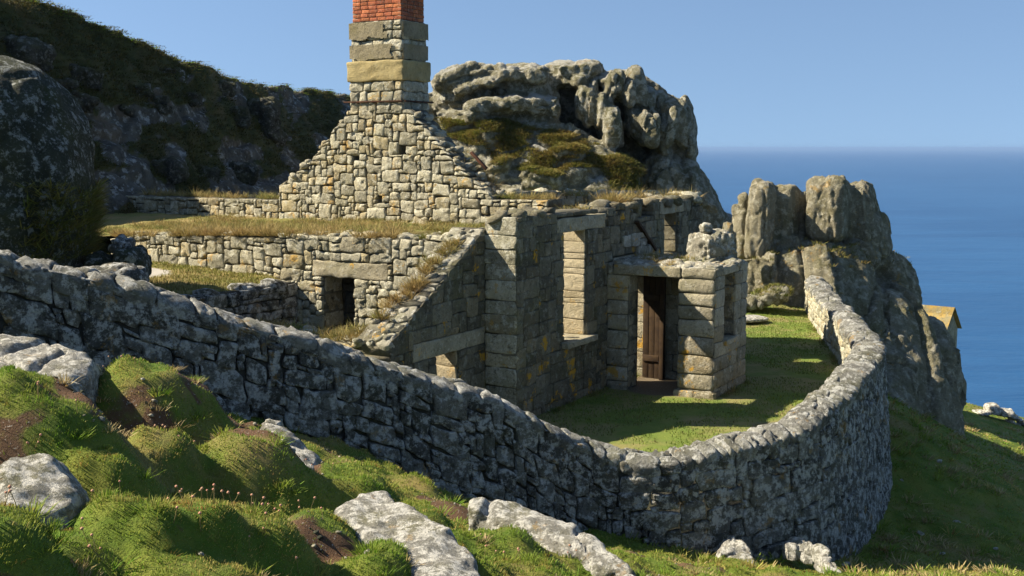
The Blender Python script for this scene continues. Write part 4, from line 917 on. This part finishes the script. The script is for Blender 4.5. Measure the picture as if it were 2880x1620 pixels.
# two strips: the face, then a gently rising moor behind the ridge
Rg = np.stack([np.interp(ab, kk, r3[:, i]) for i in range(3)], 1); Bg = np.stack([np.interp(ab, kk, b3[:, i]) for i in range(3)], 1)
for A_ in (Rg, Bg):
    for _ in range(6): A_[1:-1] = (A_[:-2]+2*A_[1:-1]+A_[2:])/4
vf = np.linspace(-.18, 1, 150); prof = np.where(vf < 0, 0, vf)
Pf = Bg[:, None]*(1-vf[None, :, None])+Rg[:, None]*vf[None, :, None]
Pf[:, :, 2] += (-.5*np.sin(np.pi*np.clip(vf, 0, 1))[None]+.6*np.sin(np.pi*np.clip(vf*2.2-1.1, 0, 1))[None]*.0)
back = np.array([-.93, .37, -.06]); tb_ = np.array([.12, .3, .6, 1., 1.6, 2.5, 4, 7, 12, 20]); Pb = Rg[:, None]+tb_[None, :, None]*back[None, None]
Ph = np.concatenate([Pf, Pb], 1); nv = Ph.shape[1]; P = Ph.reshape(-1, 3)
nh = np.array([.72, -.35, .6]); vv = np.concatenate([vf, 1+tb_*.05]); Vv = np.tile(vv, 220)
veg = n2(P[:, 0]*.6+P[:, 1]*.35, P[:, 2]*.9, 21, 5)*1.25+.04+.55*sstep(.3, .95, Vv)-.2+.15*sstep(.25, .0, Vv)
veg = sstep(-.15, .25, veg)
F1, F2 = worley(P*[.7, .7, 1.1]+.3*np.stack([vn(P*.9, 1), vn(P*.9, 2), vn(P*.9, 3)], 1), 6)
rk = .7*fbm(P*.5, 2, 5)+.55*(.55-F1)-.15*np.exp(-((F2-F1)/.12)**2)+.16*fbm(P*2.2, 7, 5)+.42*(.35-np.abs(fbm(P*[1.3, 1.3, 1.7], 27, 5)))
G1, G2 = worley(P*1.25, 9); vg = .55*fbm(P*.55, 3, 4)+.42*(.6-G1)+.12*fbm(P*4, 4, 4)
P = P+nh*((1-veg)*(rk*.55-.05)+veg*vg*.6)[:, None]*np.where(Vv > 1.05, .5, 1)[:, None]
m_h, nt, b = mat('hillside_heath_and_rock'); k = NT(nt); vgn = k.attr('rnd')
rc = k.mix(k.ramp(k.noise(2.4, 7, .7), .35, .65), (.12, .11, .085), (.05, .046, .036)); rc = k.mix(k.math('MULTIPLY', k.ramp(k.noise(4, 7, .7, off=5), .53, .62), .75), rc, (.36, .36, .33)); rc = k.mix(k.math('MULTIPLY', k.ramp(k.noise(.7, 4, off=9), .54, .64), .5), rc, (.13, .09, .05))
vc = k.mix(k.ramp(k.noise(3., 6, .7, off=2), .38, .62), (.04, .046, .014), (.075, .075, .022)); vc = k.mix(k.math('MULTIPLY', k.ramp(k.noise(.9, 5, .6, off=12), .5, .65), .7), vc, (.11, .085, .035))
f = k.math('ADD', vgn, k.math('MULTIPLY', k.math('SUBTRACT', k.noise(3, 6, .7, off=6), .5), .9)); k.link(k.mix(k.ramp(f, .4, .6), rc, vc), b.inputs['Base Color']); k.bump(b, k.math('ADD', k.noise(6, 8, .72), k.math('MULTIPLY', k.noise(30, 5, .7), .4)), .9, .05)
mb = MB(); mb.add(P, [grid(220, nv)], 0, veg); tag(mb.build('hill', m_h), kind='structure'); HILLP = P.reshape(220, nv, 3); HVEG = veg.reshape(220, nv)
# ---- great boulder at the left edge and the stones at the end of the terrace
L = [pxlump(-40, 520, 290, 345, 17.8, ry=1.7, p=2.4), pxlump(120, 620, 120, 260, 17.4, ry=.9, p=2.6, tilt=6), pxlump(-60, 640, 180, 160, 16.8, ry=.8, p=2.6)]
P, Q = fused_rock(L, .06, ((.5, .14, 4), (2.2, .045, 5), (8, .025, 4)), ((.55, .05, .05),), 10, 14)
rock_thing('boulder', P, Q, M_dark_boulder, 'huge rounded dark boulder at the left edge, streaked with white lichen', 'boulder'); BIGP, BIGQ = P, Q
sp_ = [((372, 745), 34, 52, 'blue-grey block leaning against the left end of the terrace wall'), ((330, 790), 75, 38, 'broad low shaded block topping the curved wall at the terrace end'), ((290, 745), 40, 30, 'small angular stone at the foot of the huge boulder'), ((250, 785), 48, 34, 'stone wedged between the huge boulder and the curved wall'), ((345, 690), 26, 26, 'small stone peeping above the blue-grey block')]
for i, ((sx, sy), rx, rz, lb) in enumerate(sp_):
    P, Q = fused_rock([pxlump(sx, sy, rx, rz, 17.3+.1*i if i != 1 else 14.5, ry=.4, tilt=8*(i-1), p=4.)], .04, ((1.6, .09, 4), (6, .035, 4)), ((2., .05, .1),), 3, 20+i)
    rock_thing('boulder', P, Q, M_dark_boulder if i in (0, 2) else M_rubble, lb, 'boulder', 'stones below the huge boulder')
hx, hy, _ = project(HILLP[:, :168].reshape(-1, 3)); HF = HILLP[:, :168].reshape(-1, 3)
hb = [(201, 180, 13, 13, 'small white stone high on the dark hillside'), (461, 201, 18, 13, 'flat grey stone just under the crest of the hill'), (70, 165, 45, 45, 'dark mossy outcrop high above the huge boulder'), (171, 240, 20, 12, 'thin ledge stone left of the large hillside outcrop'), (243, 225, 44, 34, 'large pale outcrop in the heath above the huge boulder'), (232, 287, 34, 22, 'dark overhanging stone below the large outcrop'), (436, 282, 34, 20, 'pale flat-topped stone in the middle of the hillside'), (460, 306, 15, 16, 'white stone just below the pale flat-topped one'), (362, 309, 18, 14, 'grey stone at the lip of the earthy hollow'), (536, 284, 30, 22, 'rounded grey stone above the earth scar, midway to the chimney'),
      (624, 248, 16, 20, 'tilted grey stone close to the hill crest'), (663, 331, 30, 30, 'weathered stone right of the earth scar'), (676, 495, 34, 34, 'squarish pale block at the bottom of the slope near the gable'), (585, 500, 30, 34, 'upright dark stone left of the squarish block'), (745, 350, 40, 60, 'smooth pale rock face on the hill next to the chimney'), (400, 256, 24, 18, 'grey stone above and left of the flat-topped one'), (480, 480, 40, 26, 'low dark stone at the foot of the slope above the wing wall')]
for i, (sx, sy, rx, rz, lb) in enumerate(hb):
    j = np.argmin((hx-sx)**2+(hy-sy)**2); Yh = HF[j, 1]-.1
    P, Q = fused_rock([pxlump(sx, sy, rx*1.1, rz*1.0, Yh+.15, ry=.55, tilt=40*(rng.random()-.35), p=7, yaw=60*(rng.random()-.5))], .05, ((1.1, .3, 4), (3.4, .12, 5), (9, .04, 4)), ((1.6, .06, .06),), 1, 40+i)
    rock_thing('boulder', P, Q, M_hillrock, lb, 'boulder', 'boulders set in the hillside')
# ---- far crest stones
cr_ = [(2790, 1152, 14, 12, 'tall white rock on the far grassy crest'), (2829, 1162, 22, 12, 'broad white rock right of the tall one on the far crest')]+[(x, y, 9, 5, 'small pale stone along the far grassy crest above the sea') for x, y in ((2750, 1160), (2765, 1158), (2775, 1160), (2850, 1172), (2868, 1180), (2840, 1185), (2862, 1195), (2880, 1192))]
for i, (sx, sy, rx, rz, lb) in enumerate(cr_):
    P, Q = fused_rock([pxlump(sx, sy, rx, rz, 45.5, ry=.3, p=5.), pxlump(sx+rx*.5, sy+rz*.5, rx*.8, rz*.7, 45.4, ry=.3, p=5., tilt=15)], .04, ((2.5, .14, 5), (7, .05, 4)), None, 0, 60+i)
    rock_thing('boulder', P, Q, M_boulder, lb, 'boulder', 'white stones on the far crest')
pb0 = None
for sx, sy in ((2530, 1355), (2610, 1365), (2590, 1505), (2420, 1490), (2690, 1470), (2380, 1590), (2800, 1545), (2650, 1560), (1990, 1555), (2640, 1300), (2720, 1350)):
    for Yt in np.arange(10, 40, .1):
        q = atY(sx, sy, Yt)
        if q[2] < ground_z(q[:1], q[1:2])[0]: break
    if pb0 is None:
        mb = MB(); lump(mb, (0, 0, .02), (.09, .065, .045), 3); pb0 = o = tag(mb.build('stone', M_boulder), 'small pale stone lying loose on the shaded grass slope right of the wall', 'stone', 'loose stones on the slope')
    else: o = pb0.copy(); COL.objects.link(o)
    o.location = q; o.rotation_euler = (0, 0, rng.random()*6); s_ = .35+.5*rng.random(); o.scale = (s_,)*3
# ---- stone hut below the cliff
hut = empty('stone_hut'); tag(hut, 'small stone hut with orange lichened roof peeping out behind the cliff', 'hut')
pk = atY(2676, 868, 60); g = np.array([.62, .78, 0]); g /= np.linalg.norm(g); rd = np.array([-g[1], g[0], 0]); hw, rh, wh, ln = 1.2, 1.15, 2.6, 4.
M_hutroof = granite('lichened_slate', (.33, .21, .045), (.2, .17, .09), pale=(.4, .37, .28), pale_a=.5, dark=.6, olive_a=.3, warm_a=0, var=(.8, 1.2), sc=.6, bump=.3)
mb = MB(); e0 = pk-Z*.05
A = [e0-g*hw-Z*rh, e0, e0+g*hw-Z*rh, e0+g*hw-Z*(rh+wh), e0-g*hw-Z*(rh+wh)]
Vh = np.array(A+[a+rd*ln for a in A]); mb.add(Vh, [[[0, 1, 2, 3, 4]], [[9, 8, 7, 6, 5]], [[0, 4, 9, 5], [2, 7, 8, 3], [3, 8, 9, 4]]], 0, .4); mb.build('wall', M_cliff, hut, False)
for sgn in (-1, 1):
    mb = MB()
    for r in range(4):
        a, b_ = r/4, (r+1)/4+.04; q0 = pk+g*sgn*hw*1.08*a-Z*rh*1.08*a+Z*(.05-.0*r); q1 = pk+g*sgn*hw*1.08*b_-Z*rh*1.08*b_+Z*.06
        up = np.cross(q1-q0, rd); up /= np.linalg.norm(up); up *= np.sign(up[2])
        box(mb, (q0+q1)/2+rd*(ln/2-.08)+up*.02, (q1-q0)/2, rd*(ln/2+.1), up*.025, 0, .3+.1*r, .006)
    mb.build('roof', M_hutroof, hut, False)
rebase(hut, pk-Z*(rh+wh))
# ================================================================== grass
def in_view(P, m=120):
    x, y, d = project(P); return (d > 1) & (x > -m) & (x < 2880+m) & (y > -m) & (y < 1620+m)
fg = MB()
for lo, hi, dens, wdt, lm in ((4.6, 9, 5600, .0026, 1.), (9, 14.5, 3000, .0036, 1.), (14.5, 26, 700, .007, 1.05), (26, 50, 60, .018, 1.5)):
    xm = .5*hi+1; n = int(dens*(hi-lo)*2*xm); x = rng.uniform(-xm, xm, n); y = rng.uniform(lo, hi, n)
    P = np.c_[x, y, gbase(x, y)]; k = in_view(P, 260); x, y = x[k], y[k]
    if lo > 9:    # nothing grows under the wall or inside it
        k = ~np.array([cin(a, b) for a, b in zip(x, y)]) & ((x > -1) | (y < 13.5)); x, y = x[k], y[k]
    k = rng.random(len(x)) > (soil(x, y)*1.35+.45*n2(x*5, y*5, 14, 3)*(soil(x, y) > .08)); x, y = x[k], y[k]
    cl_ = n2(x*1.6, y*1.6, 31, 3); P = np.c_[x, y, ground_z(x, y)]; N = gnormal(x, y); N = N*.8+[-.02, .0, .55]; N /= np.linalg.norm(N, axis=1)[:, None]
    Lb = (.014+.01*sstep(-.2, .5, cl_)+.026*sstep(.25, .6, n2(x*3.2, y*3.2, 37, 3)))*lm
    blades(fg, P, N, Lb, wdt, 0, .75, rnd=np.clip(.45+.5*n2(x*.8, y*.8, 41, 4)+.22*rng.normal(size=len(x)), 0, 1))
ty = rng.uniform(5, 15, 700); tx = rng.uniform(-.5, .5, 700)*(ty+.6); ts = soil(tx, ty); tq = n2(tx*.9, ty*.9, 71, 3); tz = ground_z(tx, ty)
for x_, y_, s_, q_, z_ in zip(tx, ty, ts, tq, tz):      # rank tufts and dead straw standing out of the sward
    if (y_ > 9 and (cin(x_, y_) or (x_ < -1 and y_ > 13.3))) or (q_ < -.05 and s_ < .3): continue
    dry = rng.random() < .2+.6*s_
    tuft(fg, (x_, y_, z_-.01), .07+.07*rng.random(), int(40+60*rng.random()), (.035 if dry else .04)+.04*rng.random(), .0024+.00018*y_, 1 if dry else 0, .8, 1.25, rv=.75 if dry else .3)
uy = rng.uniform(13.5, 44, 2600); ux = uy*rng.uniform(.1, .5, 2600); uq = n2(ux*.5, uy*.4, 73, 4); uz = ground_z(ux, uy)
for x_, y_, q_, z_ in zip(ux, uy, uq, uz):      # coarse tussocks on the shaded slope
    if cin(x_, y_) or q_ < -.02: continue
    tuft(fg, (x_, y_, z_-.01), .1+.12*rng.random(), 26, .06+.09*rng.random(), .004+.0003*y_, 1 if rng.random() < .38 else 0, .7, 1.4, rv=.5)
tag(fg.build('grass', [M_lush, M_dead]), kind='stuff')
gv = MB()
gy = rng.uniform(5.2, 14.5, 6500); gx = rng.uniform(-.5, .5, 6500)*(gy+.4); gs = soil(gx, gy); gz = ground_z(gx, gy)
for x_, y_, s_, z_ in zip(gx, gy, gs, gz):
    if (y_ > 9 and (cin(x_, y_) or (x_ < -1 and y_ > 13.2))) or s_ < .2+.3*rng.random(): continue
    r_ = .006+.02*rng.random()**3; lump(gv, (x_, y_, z_), (r_*1.4, r_*1.1, r_*.8), 1, int(rng.random() < .45), rough=.3)
tag(gv.build('gravel', [M_cap, M_dark_boulder]), kind='stuff')
cg_ = MB(); k = rng.integers(0, len(COURT), 46000); P = COURT[k]+np.c_[rng.uniform(-.06, .06, (len(k), 2)), np.zeros(len(k))]; P[:, 2] = court_z(P[:, 0], P[:, 1])
w_ = np.clip(1-sstep(.2, 1.0, np.sqrt((P[:, 0]-4.3)**2*.6+((P[:, 1]-17.6)/1.5)**2)), 0, 1); k = (rng.random(len(P)) > w_) & (n2(P[:, 0], P[:, 1], 4, 4) > -.25) & ((P[:, :2]-H(UP+.8, -1, 0)[:2]) @ U[:2] < 90) & (np.linalg.norm(P[:, :2]-po[:2], axis=1) > 1.25); P = P[k]
M_short = grassmat('short_lawn_grass', (.11, .18, .022), (.17, .22, .034), (.26, .22, .09), (.16, .11, .05), (.5, .75), (.34, .34, .12), .3)
blades(cg_, P, np.tile([0, 0, 1.], (len(P), 1)), .035, .007, 0, .9); tag(cg_.build('lawn_grass', M_short), kind='stuff')
wg = MB()
def band(n, f, L=.17, nb=26, r=.1, rv=None, w=.005):
    for i in range(n):
        c_ = f()
        if n > 50 and fbm(c_*1.9, 91, 3) < rng.uniform(-.25, .12): continue
        tuft(wg, c_, r*(.6+.8*rng.random()), int(nb*(.5+rng.random())), L*(.55+.9*rng.random()), w, 0, rv=rv)
rnd = rng.random
bz = lambda u, b: H(u, b, float(bank_z(u, b))+.02)
band(430, lambda: bz(-.02+.3*rnd(), 2.4+6.9*rnd()), .13, 30, .11, .8)
band(120, lambda: bz(.1+1.8*rnd(), 3.2+1.2*int(6*rnd())+.5*rnd()), .19, 40, .12, .75)
band(1800, lambda: bz(.1+4.9*rnd(), 3.2+8.*rnd()), .09, 30, .16, None)
band(120, lambda: bz(-.03+.15*rnd(), 2.4+6.9*rnd()), .17, 36, .09, .95)
band(160, lambda: (lambda s: wall_at(np.array([s]))[0][0]*[1, 1, 0]-wall_at(np.array([s]))[1][0]*(.27+.08*rnd()))(i0+.5+(WL-i0-2)*rnd()), .09, 24, .07, .1)
band(90, lambda: H(FL*rnd(), -.06-.05*rnd(), .0), .09, 24, .06, .1)
band(60, lambda: H(UP+PL*rnd(), -WP-.07-.05*rnd(), .0), .09, 24, .06, .1)
band(300, lambda: bz(.1+4.9*rnd(), 3.2+7.5*rnd()), .13, 26, .12, .6)
band(120, lambda: bz(.05+.5*rnd(), .7+1.7*rnd()), .09, 24, .1, .15)
band(60, lambda: bz(UG-.35+.3*rnd(), 3.3+5*rnd()), .1, 20, .1, .4)
zl2 = zl
band(170, lambda: H(UG+.1+.6*rnd(), max(bs)+.1+(b9-max(bs)-.2)*rnd(), zl2+.02), .17, 26, .12, .6)
def slope():
    t = rnd(); b, z = pu(1290+90*t+30*rnd(), 455+95*t+25*rnd(), UG+.6); return H(UG+.45+.3*rnd(), b, z)
band(150, slope, .22, 30, .13, .6)
q1 = pu(1375, 556, UG)[0]
band(70, lambda: H(UG+.1+.45*rnd(), min(bs)+.05+(q1-min(bs))*rnd(), pu(1450, 560, UG)[1]+.0), .16, 26, .1, .65)
band(90, lambda: H(FL-.9+.8*rnd(), .1+3*rnd(), FT+.03), .2, 30, .14, .6)
band(70, lambda: H(2.7+4.5*rnd(), .1+.5*rnd(), FT+.0), .1, 22, .09, .7)
band(26, lambda: H(4.4+.5*rnd(), .3+.4*rnd(), FT+.02), .28, 40, .12, .85)
band(26, lambda: H(UP+.1+1.3*rnd(), -(.3+1.6*rnd()), PZ+.03), .1, 30, .07, .7)
band(40, lambda: H(UP+1.0+.5*rnd(), -(.1+1.2*rnd()), PZ+.03), .1, 24, .09, .7)
band(110, lambda: H(AL+.05+.6*rnd(), 1.2+2.2*rnd(), zc+.03), .15, 30, .12, .75)
band(60, lambda: H(AL+.2+.9*rnd(), 1.2+.25*rnd(), zc+.35*rnd()), .2, 34, .12, .4)
for s0_, s1_2, bb in ((.55, 1.15, 1.1), (1.1, 1.5, .95), (1.6, 2.1, 1.0), (2.2, 2.6, .9)): band(26, lambda: capf(np.array([[s0_+(s1_2-s0_)*rnd(), bb+.2*(rnd()-.5), .06]]))[0], .13, 30, .09, .75)
tag(wg.build('wall_grass', M_straw), kind='stuff')
tg = MB(); n = 26000; A = rng.uniform(-5.5, -.05, n); B = rng.uniform(tb+.15, 10, n); wv_ = .95*(1-sstep(.35, 1.1, np.sqrt(((A+1.3)/.9)**2+((B-7.6)/1.5)**2))); k = rng.random(n) > wv_*1.3; A, B = A[k], B[k]
Zt = TZ+.05*n2(A*1.3, B*1.3, 2)+.02*n2(A*6, B*6, 3)-.14*sstep(tb+.6, tb+.1, B)+.04*(B-tb); P = H(A, B, Zt); blades(tg, P, np.tile([0, 0, 1.], (len(P), 1)), .05, .007, 0, .8)
M_ter = grassmat('terrace_grass', (.15, .17, .03), (.2, .19, .045), (.3, .25, .1), (.18, .13, .05), (.45, .7), (.4, .36, .15), .3)
tag(tg.build('terrace_grass', M_ter), kind='stuff')
# heather on the hill, tor and cliff ledges
hg = MB(); vegp = HVEG[:, :168].ravel(); cand = np.where((vegp > .55) & in_view(HF, 60))[0]
pickn = rng.choice(cand, 6500, replace=False)
for j in pickn:
    L0 = .04+.07*rnd(); tuft(hg, HF[j]+[0, 0, .02], .22, 16, L0, .012, 0, .6, 1.7)
rim = HILLP[:, 146:153].reshape(-1, 3); rim = rim[in_view(rim, 60)]
for j in rng.choice(len(rim), 900): tuft(hg, rim[j]+rng.normal(size=3)*.06, .25, 18, .02+.03*rnd(), .012, 1 if rnd() < .3 else 0, .6, 1.8, rv=.2)
tag(hg.build('heather', [M_heath, M_lush]), kind='stuff')
M_tmat = grassmat('heath_mat', (.13, .16, .03), (.22, .2, .05), (.3, .22, .075), (.16, .09, .035), (.45, .68), (.36, .3, .11), .3)
tm = MB(); x, y, d = project(TORP)
def vnorm(P, Q):
    n = np.zeros_like(P); c = np.cross(P[Q[:, 2]]-P[Q[:, 0]], P[Q[:, 3]]-P[Q[:, 1]])
    for k in range(4): np.add.at(n, Q[:, k], c)
    return n/np.maximum(np.linalg.norm(n, axis=1), 1e-9)[:, None]
NT_ = vnorm(TORP, TORQ); NC_ = vnorm(CLP, CLQ)
reg = inpoly([(1330, 345), (1400, 330), (1500, 360), (1600, 370), (1680, 405), (1640, 425), (1700, 440), (1850, 410), (1830, 470), (1790, 500), (1800, 545), (1720, 530), (1700, 470), (1600, 470), (1560, 500), (1480, 480), (1400, 470), (1370, 420), (1250, 380), (1240, 330)])
c = np.where((NT_[:, 2] > .12) & (TORP[:, 1] < 40.6) & (x > 1200) & (x < 1900) & (y > 320) & (y < 560))[0]
c = [j for j in c if reg(x[j], y[j]) and n2(TORP[j, 0]*1.3, TORP[j, 2]*2.2, 5, 3) > -.26]
for j in rng.choice(c, min(4200, len(c)), replace=False): tuft(tm, TORP[j], .17, 22, .05+.06*rnd(), .012, 0, .7, 1.7)
x, y, d = project(CLP); c = np.where((NC_[:, 2] > .55) & (y > 660) & (y < 760) & (x > 2100))[0]
if len(c):
    for j in rng.choice(c, min(260, len(c)), replace=False): tuft(tm, CLP[j], .14, 18, .09, .01, 0, .9, 1.2)
NB_ = vnorm(BIGP, BIGQ); x, y, d = project(BIGP); c = np.where((x > 60) & (x < 300) & (y > 520) & (y < 760) & (n2(BIGP[:, 0]*2, BIGP[:, 2]*2, 7, 3) > -.05))[0]
for j in rng.choice(c, min(500, len(c)), replace=False): tuft(hg, BIGP[j], .12, 14, .22, .01, 0, .2, 1.2) if False else tuft(tm, BIGP[j], .12, 16, .2, .009, 0, .3, 1.2, rv=.1)
for j in range(160):
    i = rng.integers(len(LEDGE)); 
    if LEDGE[i, 2] > np.percentile(LEDGE[:, 2], 70): tuft(tm, LEDGE[i], .1, 18, .08, .009, 0, .9, 1.1, rv=.1)
tag(tm.build('heath_mat', M_tmat), kind='stuff')
# thrift heads
M_thrift = plain('thrift_petals', (.46, .2, .15), sc=60, c2=(.42, .28, .17)); M_stalk = plain('thrift_stalk', (.22, .17, .07), sc=30)
base_f = None; spots = [(60, 1060, 7.7, 14, .35), (140, 1075, 7.5, 9, .25), (350, 1025, 10.3, 4, .15), (440, 1150, 9.4, 10, .18), (510, 1180, 9.2, 4, .15), (420, 1400, 7.2, 16, .5), (560, 1405, 7.3, 8, .2), (700, 1420, 7.5, 12, .3), (900, 1440, 8.3, 3, .15), (890, 1290, 10., 6, .15), (870, 1400, 9, 8, .15), (20, 1420, 6, 3, .1), (1390, 1560, 9, 7, .4), (1650, 1600, 9.6, 6, .3), (250, 1590, 6.4, 6, .4)]
for sx, sy, Yd, n, r in spots:
    c = atY(sx, sy, Yd)
    for i in range(n):
        xx, yy = c[0]+rng.normal()*r*.5, c[1]+rng.normal()*r*.5; zz = float(ground_z(np.array([xx]), np.array([yy]))[0])
        if base_f is None:
            mb = MB(); Vv, T = ico(2); mb.add(Vv*[.0085, .0085, .0075]*(1+.25*vn(Vv*3, 2))[:, None]+[.009, 0, .095], [T], 0)
            a = np.linspace(0, 6.283, 5)[:-1]; ring = np.c_[np.cos(a), np.sin(a), 0*a]*.0018
            Vs = np.vstack([ring, ring+[.003, 0, .045], ring+[.009, 0, .092]]); i4 = np.arange(4); mb.add(Vs, [np.vstack([np.stack([i4+k*4, (i4+1) % 4+k*4, (i4+1) % 4+k*4+4, i4+k*4+4], -1) for k in (0, 1)])], 1)
            base_f = mb.build('thrift_flower', [M_thrift, M_stalk]); o = base_f
            tag(o, 'little pink thrift head on a thin stalk standing above the foreground turf', 'flower', 'thrift flowers in the foreground turf')
        else: o = base_f.copy(); COL.objects.link(o)
        o.location = (xx, yy, zz); o.rotation_euler = (.25*rng.normal(), .25*rng.normal(), 6.28*rng.random()); s_ = .8+.5*rng.random(); o.scale = (s_,)*3
# ================================================================== sea, sky, sun, camera
m, nt, b = mat('sea_water'); k = NT(nt); b.inputs['Roughness'].default_value = .32; b.inputs['IOR'].default_value = 1.33; b.inputs['Specular IOR Level'].default_value = .5
k.link(k.mix(k.ramp(k.noise(.005, 8, .72, stretch=(.6, 3., 1)), .36, .64), (.008, .055, .15), (.015, .077, .19)), b.inputs['Base Color'])
k.bump(b, k.math('ADD', k.noise(.25, 6, .65, stretch=(1, 2.2, 1)), k.math('MULTIPLY', k.noise(.03, 3, .6, stretch=(1, 2.2, 1)), 3)), .5, .8)
mb = MB(); S_ = 60000.; mb.add([[-S_, -2000, -60], [S_, -2000, -60], [S_, S_*1.6, -60], [-S_, S_*1.6, -60]], [[[0, 1, 2, 3]]]); tag(mb.build('sea', m, None, False), kind='structure')
hm = bpy.data.materials.new('sea_haze'); hm.use_nodes = True; hn = hm.node_tree; hn.nodes.remove(hn.nodes['Principled BSDF']); pv = hn.nodes.new('ShaderNodeVolumePrincipled')
pv.inputs['Color'].default_value = (.27, .42, .68, 1); pv.inputs['Density'].default_value = 8.e-5; pv.inputs['Anisotropy'].default_value = 0; hn.links.new(pv.outputs[0], hn.nodes['Material Output'].inputs['Volume'])
mb = MB(); box(mb, (0, S_*.8-2500, -23), (S_+500, 0, 0), (0, S_*.8+1500, 0), (0, 0, 39)); tag(mb.build('haze', hm, None, False), kind='stuff')
SUN = np.array([-1.131, .041, .98]); SUN /= np.linalg.norm(SUN); el = math.asin(SUN[2]); az = math.atan2(SUN[0], SUN[1])
w = bpy.data.worlds.new('World'); SC.world = w; w.use_nodes = True; nt = w.node_tree; sky = nt.nodes.new('ShaderNodeTexSky'); sky.sky_type = 'NISHITA'; sky.sun_disc = False
sky.sun_elevation = el; sky.sun_rotation = az; sky.air_density = 1.; sky.dust_density = .3; sky.ozone_density = 4.; sky.altitude = 60
tc = nt.nodes.new('ShaderNodeTexCoord'); mp = nt.nodes.new('ShaderNodeMapping'); mp.inputs['Scale'].default_value = (1, 1, .75); mp.inputs['Location'].default_value = (0, 0, .19)      # lifts the yellow horizon band out of sight
nv_ = nt.nodes.new('ShaderNodeVectorMath'); nv_.operation = 'NORMALIZE'; nt.links.new(tc.outputs['Generated'], mp.inputs[0]); nt.links.new(mp.outputs[0], nv_.inputs[0]); nt.links.new(nv_.outputs[0], sky.inputs['Vector'])
tn = nt.nodes.new('ShaderNodeMix'); tn.data_type = 'RGBA'; tn.blend_type = 'MULTIPLY'; tn.inputs[0].default_value = 1; tn.inputs[7].default_value = (1.08, 1.03, .98, 1); nt.links.new(sky.outputs[0], tn.inputs[6])
nt.links.new(tn.outputs[2], nt.nodes['Background'].inputs[0]); nt.nodes['Background'].inputs[1].default_value = .066
l = bpy.data.lights.new('sun', 'SUN'); l.energy = 5.; l.angle = R(.5); l.color = (1, .89, .71); lo = bpy.data.objects.new('sun', l); COL.objects.link(lo)
lo.rotation_euler = Vector((-SUN[0], -SUN[1], -SUN[2])).to_track_quat('-Z', 'Y').to_euler()
cam = bpy.data.cameras.new('camera'); co = bpy.data.objects.new('camera', cam); COL.objects.link(co); cam.sensor_width = 36; cam.lens = 36*F/2880; cam.clip_end = 200000; cam.clip_start = .1
co.location = (0, 0, HC); co.rotation_euler = (math.pi/2-PITCH, 0, 0); SC.camera = co
SC.view_settings.view_transform = 'Standard'; SC.view_settings.look = 'None'; SC.view_settings.exposure = 1.25; SC.view_settings.gamma = 1
SC.cycles.max_bounces = 6
